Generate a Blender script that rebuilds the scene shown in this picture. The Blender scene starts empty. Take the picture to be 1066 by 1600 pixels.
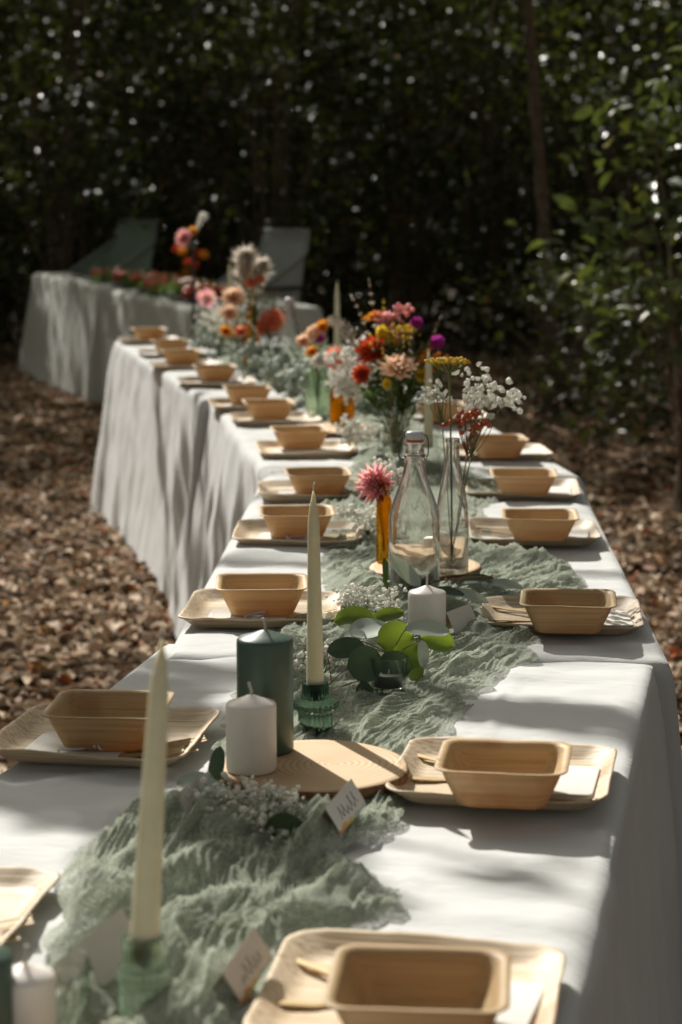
import bpy, math, random
import numpy as np
from mathutils import Vector, Matrix

random.seed(7)
RNG = np.random.default_rng(7)
scene = bpy.context.scene
COL = scene.collection
R = math.radians

# ------------------------------------------------------------------ camera
LENS_PX, HORIZON, CXP, CYP, EYE = 3400.0, 275.0, 533.0, 800.0, 1.44   # photograph pixels (1066 x 1600)
PITCH = math.atan((CYP - HORIZON) / LENS_PX)
cam_data = bpy.data.cameras.new("camera")
cam = bpy.data.objects.new("camera", cam_data)
COL.objects.link(cam)
cam.location = (0, 0, EYE)
cam.rotation_euler = (math.pi / 2 - PITCH, 0, 0)
cam_data.sensor_fit = 'VERTICAL'
cam_data.sensor_height = 36.0
cam_data.lens = 36.0 * LENS_PX / 1600.0
cam_data.clip_start = 0.05
cam_data.clip_end = 400
cam_data.dof.use_dof = True
cam_data.dof.focus_distance = 3.05
cam_data.dof.aperture_fstop = 6.0
cam_data.dof.aperture_blades = 9
scene.camera = cam

# ------------------------------------------------------------------ sky, sun, exposure
SUN_EL, SUN_AZ = R(38), R(-24.5)          # azimuth clockwise from +Y
SUN = np.array([math.sin(SUN_AZ) * math.cos(SUN_EL), math.cos(SUN_AZ) * math.cos(SUN_EL), math.sin(SUN_EL)])
world = bpy.data.worlds.new("World")
scene.world = world
world.use_nodes = True
wn = world.node_tree
bg = wn.nodes['Background']
sky = wn.nodes.new('ShaderNodeTexSky')
sky.sky_type = 'NISHITA'
sky.sun_disc = False
sky.sun_elevation = SUN_EL
sky.sun_rotation = SUN_AZ
sky.air_density = 0.7
sky.dust_density = 4.0
sky.ozone_density = 0.2
hsv = wn.nodes.new('ShaderNodeHueSaturation')      # hazy, nearly white sky
hsv.inputs['Saturation'].default_value = 0.2
wn.links.new(sky.outputs[0], hsv.inputs['Color'])
warm = wn.nodes.new('ShaderNodeMixRGB'); warm.blend_type = 'MULTIPLY'; warm.inputs[0].default_value = 1.0
warm.inputs[2].default_value = (1.0, 0.955, 0.83, 1)    # the photograph is balanced warm
wn.links.new(hsv.outputs[0], warm.inputs[1])
wn.links.new(warm.outputs[0], bg.inputs[0])
bg.inputs[1].default_value = 0.050
sun_data = bpy.data.lights.new("sun", 'SUN')
sun_data.energy = 4.0
sun_data.angle = R(0.55)
sun_data.color = (1.0, 0.955, 0.88)
sun = bpy.data.objects.new("sun", sun_data)
COL.objects.link(sun)
sun.rotation_euler = Vector(SUN).to_track_quat('Z', 'Y').to_euler()
scene.view_settings.view_transform = 'Standard'
scene.view_settings.look = 'None'
scene.view_settings.gamma = 1.0
scene.view_settings.exposure = 0.8
scene.render.engine = 'CYCLES'
cy = scene.cycles
cy.use_denoising = True
cy.max_bounces = 10
cy.diffuse_bounces = 4
cy.glossy_bounces = 5
cy.transmission_bounces = 10
cy.transparent_max_bounces = 16
cy.caustics_refractive = False
cy.caustics_reflective = False
cy.sample_clamp_indirect = 6.0


# ------------------------------------------------------------------ placing helpers
def at(px, py, z=0.74):
    """photograph pixel -> point on the horizontal plane at height z"""
    a, b = (px - CXP) / LENS_PX, -(py - CYP) / LENS_PX
    d = (a, math.cos(PITCH) + b * math.sin(PITCH), -math.sin(PITCH) + b * math.cos(PITCH))
    t = (z - EYE) / d[2]
    return (d[0] * t, d[1] * t, z)


def up(px, py, y):
    """point seen at a pixel, standing at depth y"""
    a, b = (px - CXP) / LENS_PX, -(py - CYP) / LENS_PX
    d = (a, math.cos(PITCH) + b * math.sin(PITCH), -math.sin(PITCH) + b * math.cos(PITCH))
    t = y / d[1]
    return (d[0] * t, y, EYE + d[2] * t)


_TAB = np.random.default_rng(3).random((256, 256))


def vnoise(x, y):
    x = np.asarray(x, float); y = np.asarray(y, float)
    xi, yi = np.floor(x).astype(int), np.floor(y).astype(int)
    fx, fy = x - xi, y - yi
    fx, fy = fx * fx * (3 - 2 * fx), fy * fy * (3 - 2 * fy)
    g = lambda i, j: _TAB[i % 256, j % 256]
    return (g(xi, yi) * (1 - fx) * (1 - fy) + g(xi + 1, yi) * fx * (1 - fy)
            + g(xi, yi + 1) * (1 - fx) * fy + g(xi + 1, yi + 1) * fx * fy) * 2 - 1


def fnoise(x, y, o=3):
    s, a = 0, 1.0
    for k in range(o):
        s = s + a * vnoise(x * 2 ** k + 17.3 * k, y * 2 ** k + 9.1 * k); a *= .5
    return s


# ------------------------------------------------------------------ mesh helpers
class MB:
    def __init__(s):
        s.v, s.f, s.n = [], [], 0

    def add(s, v, f, m=None):
        v = np.asarray(v, float).reshape(-1, 3)
        if m is not None:
            m = np.array(m); v = v @ m[:3, :3].T + m[:3, 3]
        s.v.append(v); n = s.n
        s.f.extend([tuple(i + n for i in q) for q in f]); s.n += len(v)
        return s

    def data(s, name, mat, smooth=True):
        me = bpy.data.meshes.new(name)
        me.from_pydata(np.concatenate(s.v).tolist(), [], s.f)
        if smooth: me.polygons.foreach_set('use_smooth', [True] * len(me.polygons))
        me.materials.append(mat)
        me.update()
        return me


def link(name, me, parent=None, loc=None, rot=None):
    o = bpy.data.objects.new(name, me); COL.objects.link(o)
    if parent is not None: o.parent = parent
    if loc is not None: o.location = loc
    if rot is not None: o.rotation_euler = rot
    return o


def obj(name, mb, mat, parent=None, smooth=True, **k):
    return link(name, mb.data(name, mat, smooth), parent, **k)


def tag(o, label=None, cat=None, group=None, kind=None):
    for k, v in (('label', label), ('category', cat), ('group', group), ('kind', kind)):
        if v: o[k] = v
    return o


def thing(name, label, cat, loc=(0, 0, 0), rz=0, group=None):
    o = bpy.data.objects.new(name, None); COL.objects.link(o)
    o.empty_display_size = .05
    o.location = loc; o.rotation_euler = (0, 0, rz)
    return tag(o, label, cat, group)


def lathe(prof, seg=48, mod=None, close=False):
    v, f = [], []
    for r, z in prof:
        for k in range(seg):
            a = 2 * math.pi * k / seg
            rr = r * (mod(a, z) if mod else 1)
            v.append((rr * math.cos(a), rr * math.sin(a), z))
    n = len(prof)
    for i in range(n - 1):
        for k in range(seg):
            k2 = (k + 1) % seg
            f.append((i * seg + k, i * seg + k2, (i + 1) * seg + k2, (i + 1) * seg + k))
    if close:
        f.append(tuple(range(seg))[::-1]); f.append(tuple((n - 1) * seg + k for k in range(seg)))
    return v, f


def tube(pts, rad, seg=7, cap=True):
    pts = [np.array(p, float) for p in pts]
    if not hasattr(rad, '__len__'): rad = [rad] * len(pts)
    v, f = [], []
    side = None
    for i, p in enumerate(pts):
        t = pts[min(i + 1, len(pts) - 1)] - pts[max(i - 1, 0)]
        t = t / (np.linalg.norm(t) + 1e-12)
        if side is None:
            side = np.cross(t, (0, 0, 1) if abs(t[2]) < .9 else (1, 0, 0))
        side = side - t * np.dot(side, t); side /= np.linalg.norm(side) + 1e-12
        b = np.cross(t, side)
        for k in range(seg):
            a = 2 * math.pi * k / seg
            v.append(p + rad[i] * (math.cos(a) * side + math.sin(a) * b))
    for i in range(len(pts) - 1):
        for k in range(seg):
            k2 = (k + 1) % seg
            f.append((i * seg + k, i * seg + k2, (i + 1) * seg + k2, (i + 1) * seg + k))
    if cap:
        f.append(tuple(range(seg))[::-1]); f.append(tuple((len(pts) - 1) * seg + k for k in range(seg)))
    return v, f


def bez(a, b, c, n=10):
    a, b, c = map(lambda q: np.array(q, float), (a, b, c))
    return [(1 - t) ** 2 * a + 2 * t * (1 - t) * b + t * t * c for t in np.linspace(0, 1, n)]


def rsq(a, r, n=10, b=None, side=0):
    """rounded rectangle outline, half sizes a and b, corner radius r"""
    b = b or a
    out = []
    for cx, cy_, a0 in ((a - r, b - r, 0), (-a + r, b - r, 90), (-a + r, -b + r, 180), (a - r, -b + r, 270)):
        for k in range(n):
            t = R(a0 + 90 * k / (n - 1))
            out.append((cx + r * math.cos(t), cy_ + r * math.sin(t)))
        if side:
            p = np.array(out[-1]); c = {0: (-a + r, b), 90: (-a, -b + r), 180: (a - r, -b), 270: (a, b - r)}[a0]
            out += [tuple(p + (np.array(c) - p) * q / (side + 1)) for q in range(1, side + 1)]
    return np.array(out)


def loft(rings, cap0=True, cap1=True):
    n = len(rings[0]); v = np.concatenate(rings); f = []
    for i in range(len(rings) - 1):
        for k in range(n):
            k2 = (k + 1) % n
            f.append((i * n + k, i * n + k2, (i + 1) * n + k2, (i + 1) * n + k))
    if cap0: f.append(tuple(range(n))[::-1])
    if cap1: f.append(tuple((len(rings) - 1) * n + k for k in range(n)))
    return v, f


def box(x0, x1, y0, y1, z0, z1):
    v = [(x, y, z) for z in (z0, z1) for x, y in ((x0, y0), (x1, y0), (x1, y1), (x0, y1))]
    return v, [(3, 2, 1, 0), (4, 5, 6, 7), (0, 1, 5, 4), (1, 2, 6, 5), (2, 3, 7, 6), (3, 0, 4, 7)]


_t = (1 + 5 ** .5) / 2
ICO_V = np.array([(-1, _t, 0), (1, _t, 0), (-1, -_t, 0), (1, -_t, 0), (0, -1, _t), (0, 1, _t), (0, -1, -_t), (0, 1, -_t),
                  (_t, 0, -1), (_t, 0, 1), (-_t, 0, -1), (-_t, 0, 1)]) / math.sqrt(1 + _t * _t)
ICO_F = [(0, 11, 5), (0, 5, 1), (0, 1, 7), (0, 7, 10), (0, 10, 11), (1, 5, 9), (5, 11, 4), (11, 10, 2), (10, 7, 6), (7, 1, 8),
         (3, 9, 4), (3, 4, 2), (3, 2, 6), (3, 6, 8), (3, 8, 9), (4, 9, 5), (2, 4, 11), (6, 2, 10), (8, 6, 7), (9, 8, 1)]


def leaf_mass(name, cen, nrm, tang, size, mat, parent=None, wid=.5, fold=.12):
    """many small leaves (a bent six-point blade each) in one mesh"""
    n = len(cen)
    nrm = nrm / np.linalg.norm(nrm, axis=1, keepdims=True)
    tang = tang - nrm * (tang * nrm).sum(1, keepdims=True)
    tang /= np.linalg.norm(tang, axis=1, keepdims=True) + 1e-9
    bi = np.cross(nrm, tang)
    if not hasattr(size, '__len__'): size = np.full(n, size)
    s = size[:, None]
    pts = [(-.5, 0, 0), (-.15, -.5, 1), (-.15, .5, 1), (.2, -.42, 1), (.2, .42, 1), (.5, 0, -.6), (0.02, 0, 0)]
    V = np.empty((n, 7, 3))
    for i, (a, b, c) in enumerate(pts):
        V[:, i] = cen + tang * (a * s) + bi * (b * wid * s) + nrm * (c * fold * s)
    base = (np.arange(n) * 7)[:, None, None]
    tri = np.array([(0, 1, 6), (0, 6, 2), (1, 3, 6), (2, 6, 4), (3, 5, 6), (6, 5, 4)])
    F = (tri[None] + base).reshape(-1, 3)
    me = bpy.data.meshes.new(name)
    me.vertices.add(n * 7); me.vertices.foreach_set('co', V.reshape(-1).astype(np.float32))
    me.loops.add(F.size); me.loops.foreach_set('vertex_index', F.reshape(-1).astype(np.int32))
    me.polygons.add(len(F)); me.polygons.foreach_set('loop_start', (np.arange(len(F)) * 3).astype(np.int32))
    me.materials.append(mat)
    me.update(calc_edges=True)
    return link(name, me, parent)


# ------------------------------------------------------------------ materials
def new_mat(name):
    m = bpy.data.materials.new(name); m.use_nodes = True
    nt = m.node_tree; return m, nt, nt.nodes['Principled BSDF'], nt.nodes['Material Output']


def ramp(nt, src, stops):
    r = nt.nodes.new('ShaderNodeValToRGB'); e = r.color_ramp.elements
    while len(e) < len(stops): e.new(.5)
    for k, (p, c) in enumerate(stops): e[k].position = p; e[k].color = (*c, 1)
    nt.links.new(src, r.inputs[0]); return r.outputs[0]


def tex(nt, kind, scale, coord='Object', stretch=None, **kw):
    t = nt.nodes.new(kind); c = nt.nodes.new('ShaderNodeTexCoord'); mp = nt.nodes.new('ShaderNodeMapping')
    if stretch: mp.inputs['Scale'].default_value = stretch
    nt.links.new(c.outputs[coord], mp.inputs[0]); nt.links.new(mp.outputs[0], t.inputs['Vector'])
    t.inputs['Scale'].default_value = scale
    for k, v in kw.items(): t.inputs[k].default_value = v
    return t


def bump(nt, p, src, strength, dist):
    b = nt.nodes.new('ShaderNodeBump'); b.inputs['Strength'].default_value = strength; b.inputs['Distance'].default_value = dist
    nt.links.new(src, b.inputs['Height']); nt.links.new(b.outputs[0], p.inputs['Normal']); return b


def plain(name, col, rough=.5, spec=.5, var=.12, nscale=30, sss=0, sss_r=(.01, .008, .006), bmp=0, metal=0, coat=0):
    m, nt, p, out = new_mat(name)
    if var:
        t = tex(nt, 'ShaderNodeTexNoise', nscale, Detail=4)
        d = tuple(max(0, c * (1 - var)) for c in col); l = tuple(min(1, c * (1 + var)) for c in col)
        nt.links.new(ramp(nt, t.outputs['Fac'], [(.3, d), (.7, l)]), p.inputs['Base Color'])
        if bmp: bump(nt, p, t.outputs['Fac'], .5, bmp)
    else:
        p.inputs['Base Color'].default_value = (*col, 1)
    p.inputs['Roughness'].default_value = rough; p.inputs['Specular IOR Level'].default_value = spec
    p.inputs['Metallic'].default_value = metal
    if coat: p.inputs['Coat Weight'].default_value = coat
    if sss:
        p.inputs['Subsurface Weight'].default_value = sss; p.inputs['Subsurface Radius'].default_value = sss_r
        p.inputs['Subsurface Scale'].default_value = 1.0
    return m


def add_translucent(m, fac, col=None):
    nt = m.node_tree; p = nt.nodes['Principled BSDF']; out = nt.nodes['Material Output']
    tr = nt.nodes.new('ShaderNodeBsdfTranslucent'); mx = nt.nodes.new('ShaderNodeMixShader')
    mx.inputs[0].default_value = fac
    if col: tr.inputs[0].default_value = (*col, 1)
    elif p.inputs['Base Color'].links: nt.links.new(p.inputs['Base Color'].links[0].from_socket, tr.inputs[0])
    nt.links.new(p.outputs[0], mx.inputs[1]); nt.links.new(tr.outputs[0], mx.inputs[2]); nt.links.new(mx.outputs[0], out.inputs[0])
    return m


def leafy(name, stops, rough=.4, spec=.5, trans=.3, tcol=None, gloss_var=0):
    """leaf colour picked per leaf from a ramp"""
    m, nt, p, out = new_mat(name)
    g = nt.nodes.new('ShaderNodeNewGeometry')
    nt.links.new(ramp(nt, g.outputs['Random Per Island'], stops), p.inputs['Base Color'])
    p.inputs['Roughness'].default_value = rough; p.inputs['Specular IOR Level'].default_value = spec
    if gloss_var:
        w = nt.nodes.new('ShaderNodeTexWhiteNoise'); w.noise_dimensions = '1D'
        nt.links.new(g.outputs['Random Per Island'], w.inputs['W'])
        mr = nt.nodes.new('ShaderNodeMapRange'); mr.inputs['To Min'].default_value = rough - gloss_var; mr.inputs['To Max'].default_value = rough + gloss_var
        nt.links.new(w.outputs['Value'], mr.inputs['Value']); nt.links.new(mr.outputs[0], p.inputs['Roughness'])
    if trans: add_translucent(m, trans, tcol)
    return m


def glass(name, col, clear=.45, ior=1.45, rough=0.0):
    m, nt, p, out = new_mat(name)
    nt.nodes.remove(p)
    g = nt.nodes.new('ShaderNodeBsdfGlass'); g.inputs['Color'].default_value = (*col, 1)
    g.inputs['IOR'].default_value = ior; g.inputs['Roughness'].default_value = rough
    t = nt.nodes.new('ShaderNodeBsdfTransparent'); t.inputs[0].default_value = (*col, 1)
    mx = nt.nodes.new('ShaderNodeMixShader'); mx.inputs[0].default_value = clear
    nt.links.new(g.outputs[0], mx.inputs[1]); nt.links.new(t.outputs[0], mx.inputs[2]); nt.links.new(mx.outputs[0], out.inputs[0])
    return m


def thin_glass(name, col, edge):
    m, nt, p, out = new_mat(name)
    nt.nodes.remove(p)
    lw = nt.nodes.new('ShaderNodeLayerWeight'); lw.inputs['Blend'].default_value = .35
    t = nt.nodes.new('ShaderNodeBsdfTransparent')
    nt.links.new(ramp(nt, lw.outputs['Facing'], [(.2, col), (.75, edge)]), t.inputs[0])
    g = nt.nodes.new('ShaderNodeBsdfGlossy'); g.inputs['Roughness'].default_value = .03
    fac = ramp(nt, lw.outputs['Facing'], [(0, (.05, .05, .05)), (.45, (.09, .09, .09)), (.8, (.30, .30, .30)), (1, (.75, .75, .75))])
    mx = nt.nodes.new('ShaderNodeMixShader')
    nt.links.new(fac, mx.inputs[0]); nt.links.new(t.outputs[0], mx.inputs[1]); nt.links.new(g.outputs[0], mx.inputs[2]); nt.links.new(mx.outputs[0], out.inputs[0])
    return m


def cloth_mat(name, col, weave=900, tr=.12, bd=.0006):
    m, nt, p, out = new_mat(name)
    n = tex(nt, 'ShaderNodeTexNoise', 9, Detail=5)
    nt.links.new(ramp(nt, n.outputs['Fac'], [(.3, tuple(c * .93 for c in col)), (.7, col)]), p.inputs['Base Color'])
    w = tex(nt, 'ShaderNodeTexNoise', weave, Detail=1)
    n2 = tex(nt, 'ShaderNodeTexNoise', 38, Detail=6, stretch=(1, 2.2, 1))
    a = nt.nodes.new('ShaderNodeMath'); a.operation = 'MULTIPLY_ADD'; a.inputs[1].default_value = .12
    nt.links.new(w.outputs['Fac'], a.inputs[0]); nt.links.new(n2.outputs['Fac'], a.inputs[2])
    bump(nt, p, a.outputs[0], .6, bd * 4)
    p.inputs['Roughness'].default_value = .9; p.inputs['Specular IOR Level'].default_value = .15
    p.inputs['Sheen Weight'].default_value = .15
    if tr: add_translucent(m, tr)
    return m


def palm_mat(name, dark, mid, lite, tr, tcol, seed=0.0):
    m, nt, p, out = new_mat(name)
    oi = nt.nodes.new('ShaderNodeObjectInfo')
    c = nt.nodes.new('ShaderNodeTexCoord'); mp = nt.nodes.new('ShaderNodeMapping')
    ad = nt.nodes.new('ShaderNodeVectorMath'); ad.operation = 'ADD'
    nt.links.new(c.outputs['Object'], ad.inputs[0])
    mu = nt.nodes.new('ShaderNodeMath'); mu.operation = 'MULTIPLY'; mu.inputs[1].default_value = 7.0
    nt.links.new(oi.outputs['Random'], mu.inputs[0]); nt.links.new(mu.outputs[0], ad.inputs[1])
    mp.inputs['Scale'].default_value = (5, 330, 240)
    nt.links.new(ad.outputs[0], mp.inputs[0])
    g = nt.nodes.new('ShaderNodeTexNoise'); g.inputs['Scale'].default_value = 1.0; g.inputs['Detail'].default_value = 4
    nt.links.new(mp.outputs[0], g.inputs['Vector'])
    col = ramp(nt, g.outputs['Fac'], [(.30, dark), (.46, mid), (.68, lite)])
    # blotches of darker brown, as palm leaf sheaths have
    b = nt.nodes.new('ShaderNodeTexNoise'); b.inputs['Scale'].default_value = 9; b.inputs['Detail'].default_value = 3
    nt.links.new(ad.outputs[0], b.inputs['Vector'])
    bf = ramp(nt, b.outputs['Fac'], [(.56, (0, 0, 0)), (.74, (1, 1, 1))])
    mx = nt.nodes.new('ShaderNodeMixRGB'); mx.blend_type = 'MULTIPLY'
    nt.links.new(bf, mx.inputs[0]); nt.links.new(col, mx.inputs[1]); mx.inputs[2].default_value = (.62, .42, .27, 1)
    # tone varies from piece to piece
    hs = nt.nodes.new('ShaderNodeHueSaturation')
    mr = nt.nodes.new('ShaderNodeMapRange'); mr.inputs['To Min'].default_value = .74; mr.inputs['To Max'].default_value = 1.14
    nt.links.new(oi.outputs['Random'], mr.inputs['Value']); nt.links.new(mr.outputs[0], hs.inputs['Value'])
    nt.links.new(mx.outputs[0], hs.inputs['Color'])
    nt.links.new(hs.outputs[0], p.inputs['Base Color'])
    bump(nt, p, g.outputs['Fac'], .5, .0012)
    p.inputs['Roughness'].default_value = .55; p.inputs['Specular IOR Level'].default_value = .35
    add_translucent(m, tr, tcol)
    return m


M = {}
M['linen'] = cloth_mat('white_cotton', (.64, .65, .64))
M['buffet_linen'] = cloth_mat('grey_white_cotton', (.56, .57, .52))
M['napkin'] = cloth_mat('napkin_cotton', (.74, .72, .67), tr=.05)
M['gauze'] = cloth_mat('sage_gauze', (.42, .46, .365), weave=700, tr=.38, bd=.0003)
def see_through(m):
    nt = m.node_tree; out = nt.nodes['Material Output']; src = out.inputs[0].links[0].from_socket
    t = nt.nodes.new('ShaderNodeBsdfTransparent'); mx = nt.nodes.new('ShaderNodeMixShader')
    n = tex(nt, 'ShaderNodeTexNoise', 420, Detail=2, stretch=(1, .25, 1)); n2 = tex(nt, 'ShaderNodeTexNoise', 420, Detail=2, stretch=(.25, 1, 1))
    a = nt.nodes.new('ShaderNodeMath'); a.operation = 'MULTIPLY'
    nt.links.new(n.outputs['Fac'], a.inputs[0]); nt.links.new(n2.outputs['Fac'], a.inputs[1])
    nt.links.new(ramp(nt, a.outputs[0], [(.14, (.06, .06, .06)), (.36, (.62, .62, .62))]), mx.inputs[0])
    nt.links.new(src, mx.inputs[1]); nt.links.new(t.outputs[0], mx.inputs[2]); nt.links.new(mx.outputs[0], out.inputs[0])


see_through(M['gauze'])
M['plate'] = palm_mat('palm_leaf_pale', (.34, .24, .13), (.58, .46, .31), (.70, .60, .46), .06, (.7, .42, .16))
M['bowl'] = palm_mat('palm_leaf_tan', (.43, .295, .145), (.53, .38, .20), (.59, .45, .26), .17, (.80, .42, .12))
M['cutlery'] = palm_mat('birch_wood', (.50, .33, .14), (.62, .44, .20), (.68, .52, .27), .1, (.7, .4, .1))
M['wax_green'] = plain('green_wax', (.055, .10, .075), .38, .5, .1, 60, sss=.25)
M['wax_white'] = plain('white_wax', (.78, .74, .69), .42, .5, .03, 60, sss=.5)
M['wax_cream'] = plain('cream_wax', (.62, .60, .42), .42, .5, .05, 60, sss=.4)
M['wick'] = plain('wick_cotton', (.55, .52, .45), .9, .1)
M['glass'] = glass('clear_glass', (.985, .99, .985), .12)
M['vase_glass'] = thin_glass('thin_clear_glass', (.975, .985, .975), (.62, .68, .63))
M['green_glass'] = glass('pale_green_glass', (.90, .97, .91), .15)
M['dark_green_glass'] = glass('dark_green_glass', (.52, .63, .56), .1)
M['bottle_green'] = glass('leaf_green_glass', (.90, .96, .88), .5)
M['amber'] = glass('amber_glass', (.96, .70, .20), .5)
M['wire'] = plain('bail_wire', (.12, .115, .105), .35, .5, 0, metal=.9)
M['porcelain'] = plain('grey_porcelain', (.58, .60, .62), .3, .5, .04)
M['rubber'] = plain('red_rubber', (.52, .09, .05), .5, .4, .1)
M['paper'] = plain('card_paper', (.76, .73, .67), .8, .2, .03, 40)
add_translucent(M['paper'], .12, (.7, .5, .2))
M['ink'] = plain('dark_ink', (.10, .11, .11), .7, .2, 0)
M['twine'] = plain('lilac_twine', (.62, .60, .70), .9, .1, .1)
M['stem'] = plain('green_stem', (.11, .16, .05), .55, .4, .25, 60)
M['stem_brown'] = plain('russet_stem', (.22, .10, .04), .5, .4, .25, 60)
M['metal'] = plain('tealight_tin', (.30, .29, .30), .35, .5, .05, metal=.8)
M['highlight_metal'] = plain('highlight_metal', (.35, .37, .36), .35, .5, 0, metal=.6)
M['black_metal'] = plain('black_metal', (.012, .012, .012), .35, .5, 0)
M['canvas_green'] = cloth_mat('green_canvas', (.33, .43, .33), tr=.15)
M['canvas_grey'] = cloth_mat('grey_canvas', (.46, .49, .47), tr=.15)
M['bark'] = plain('bark', (.12, .09, .065), .9, .2, .45, 22, bmp=.02)
M['slice_bark'] = plain('slice_bark', (.19, .10, .055), .9, .2, .4, 90, bmp=.004)
M['tray'] = plain('black_tray', (.012, .012, .013), .25, .5, 0)
M['board'] = plain('serving_board', (.32, .20, .10), .5, .4, .2, 20)
M['fruit_red'] = leafy('red_fruit', [(0, (.5, .05, .025)), (.5, (.6, .12, .04)), (1, (.62, .22, .10))], .3, .5, 0)
M['greens'] = leafy('salad_leaves', [(0, (.05, .11, .02)), (1, (.16, .25, .05))], .5, .4, .3)


def slice_mat():
    m, nt, p, out = new_mat('wood_rings')
    c = nt.nodes.new('ShaderNodeTexCoord'); mp = nt.nodes.new('ShaderNodeMapping')
    mp.inputs['Scale'].default_value = (1, 1.12, .05); mp.inputs['Location'].default_value = (-.022, .012, 0)
    nt.links.new(c.outputs['Object'], mp.inputs[0])
    w = nt.nodes.new('ShaderNodeTexWave'); w.wave_type = 'RINGS'; w.rings_direction = 'Z'
    w.inputs['Scale'].default_value = 38; w.inputs['Distortion'].default_value = 4.5; w.inputs['Detail'].default_value = 2; w.inputs['Detail Scale'].default_value = .25
    nt.links.new(mp.outputs[0], w.inputs['Vector'])
    n = tex(nt, 'ShaderNodeTexNoise', 14, Detail=4)
    mx = nt.nodes.new('ShaderNodeMixRGB'); mx.blend_type = 'MULTIPLY'; mx.inputs[0].default_value = 1
    nt.links.new(ramp(nt, w.outputs['Fac'], [(0, (.60, .44, .27)), (.75, (.58, .42, .25)), (1, (.44, .29, .15))]), mx.inputs[1])
    nt.links.new(ramp(nt, n.outputs['Fac'], [(.3, (.86, .82, .76)), (.7, (1, 1, 1))]), mx.inputs[2])
    nt.links.new(mx.outputs[0], p.inputs['Base Color'])
    p.inputs['Roughness'].default_value = .7
    bump(nt, p, w.outputs['Fac'], .25, .0006)
    return m


M['rings'] = slice_mat()
M['litter'] = leafy('fallen_leaves', [(0, (.06, .042, .028)), (.15, (.17, .115, .07)), (.40, (.35, .235, .145)), (.64, (.50, .37, .25)), (.88, (.64, .53, .41)), (.93, (.36, .09, .03)), (.97, (.30, .13, .03)), (1, (.08, .10, .03))], .8, .15, .12)
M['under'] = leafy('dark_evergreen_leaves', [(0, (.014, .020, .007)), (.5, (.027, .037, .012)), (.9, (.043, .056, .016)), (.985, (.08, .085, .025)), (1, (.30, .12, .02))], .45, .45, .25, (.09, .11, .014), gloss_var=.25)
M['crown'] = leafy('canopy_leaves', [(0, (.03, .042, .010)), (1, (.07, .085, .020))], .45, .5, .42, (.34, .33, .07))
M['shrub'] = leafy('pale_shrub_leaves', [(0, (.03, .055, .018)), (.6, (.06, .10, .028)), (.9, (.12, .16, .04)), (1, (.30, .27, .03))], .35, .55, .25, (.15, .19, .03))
M['euca_shaded'] = plain('eucalyptus_shaded_leaf', (.055, .095, .062), .5, .4, .2, 25)  # shade of the front leaves put into a darker, less translucent copy
add_translucent(M['euca_shaded'], .08, (.16, .24, .04))
M['euca_lit'] = plain('eucalyptus_sunny_leaf', (.07, .11, .045), .5, .4, .2, 25)  # same leaf, sunlight put into a brighter, more translucent copy
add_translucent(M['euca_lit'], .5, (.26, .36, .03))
M['euca_pale'] = plain('eucalyptus_pale', (.42, .47, .43), .5, .4, .1, 25)
add_translucent(M['euca_pale'], .2, (.35, .42, .2))


def petal(name, a, b, tr=.3):
    return leafy(name, [(0, a), (1, b)], .6, .3, min(.55, tr + .2))


M['silver_leaf'] = petal('silver_leaves', (.34, .40, .33), (.62, .66, .60), .3)
M['white_petal'] = petal('white_petals', (.80, .79, .73), (.88, .87, .82), .3)
M['pink_petal'] = petal('pink_petals', (.80, .36, .44), (.86, .52, .42), .35)
M['coral_petal'] = petal('coral_petals', (.78, .22, .12), (.82, .34, .20), .3)
M['red_petal'] = petal('red_petals', (.55, .05, .025), (.68, .13, .04), .3)
M['orange_petal'] = petal('orange_petals', (.75, .26, .03), (.80, .40, .05), .3)
M['yellow_petal'] = petal('yellow_petals', (.72, .50, .03), (.82, .64, .07), .3)
M['magenta_petal'] = petal('magenta_petals', (.34, .03, .24), (.52, .06, .38), .3)
M['peach_petal'] = petal('peach_petals', (.80, .50, .32), (.82, .64, .48), .3)
M['plume'] = petal('dry_grass_plume', (.60, .53, .44), (.76, .70, .62), .4)
M['berry'] = leafy('red_berries', [(0, (.48, .05, .012)), (1, (.70, .20, .05))], .35, .5, .2)
M['flower_leaf'] = leafy('flower_leaves', [(0, (.05, .09, .02)), (1, (.13, .20, .05))], .5, .4, .45)


def ground_mat():
    m, nt, p, out = new_mat('forest_floor')
    n = tex(nt, 'ShaderNodeTexNoise', 7, Detail=9, Roughness=.7)
    nt.links.new(ramp(nt, n.outputs['Fac'], [(.3, (.03, .021, .014)), (.5, (.08, .055, .038)), (.62, (.15, .108, .075)), (.75, (.22, .16, .115))]), p.inputs['Base Color'])
    p.inputs['Roughness'].default_value = .95
    bump(nt, p, n.outputs['Fac'], .8, .05)
    return m


M['ground'] = ground_mat()

# ================================================================== THE SETTING
# ------------------------------------------------------------------ ground, and a bank added behind to block the bright horizon
def added_hill(x, y):
    t = np.clip((y - 21.5) / 16, 0, 1)
    return 11 * t * t * (3 - 2 * t)


gx = np.concatenate([np.linspace(-90, -12, 14), np.linspace(-11, 11, 70), np.linspace(12, 90, 14)])
gy = np.concatenate([np.linspace(-40, 0, 8), np.linspace(.5, 24, 80), np.linspace(25, 90, 24)])
GX, GY = np.meshgrid(gx, gy)
GZ = added_hill(GX, GY) + .03 * fnoise(GX * 1.3, GY * 1.3) - .03
nx, ny = len(gx), len(gy)
g = MB().add(np.stack([GX, GY, GZ], -1), [(j * nx + i, j * nx + i + 1, (j + 1) * nx + i + 1, (j + 1) * nx + i) for j in range(ny - 1) for i in range(nx - 1)])
tag(obj('ground', g, M['ground']), kind='structure')

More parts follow.
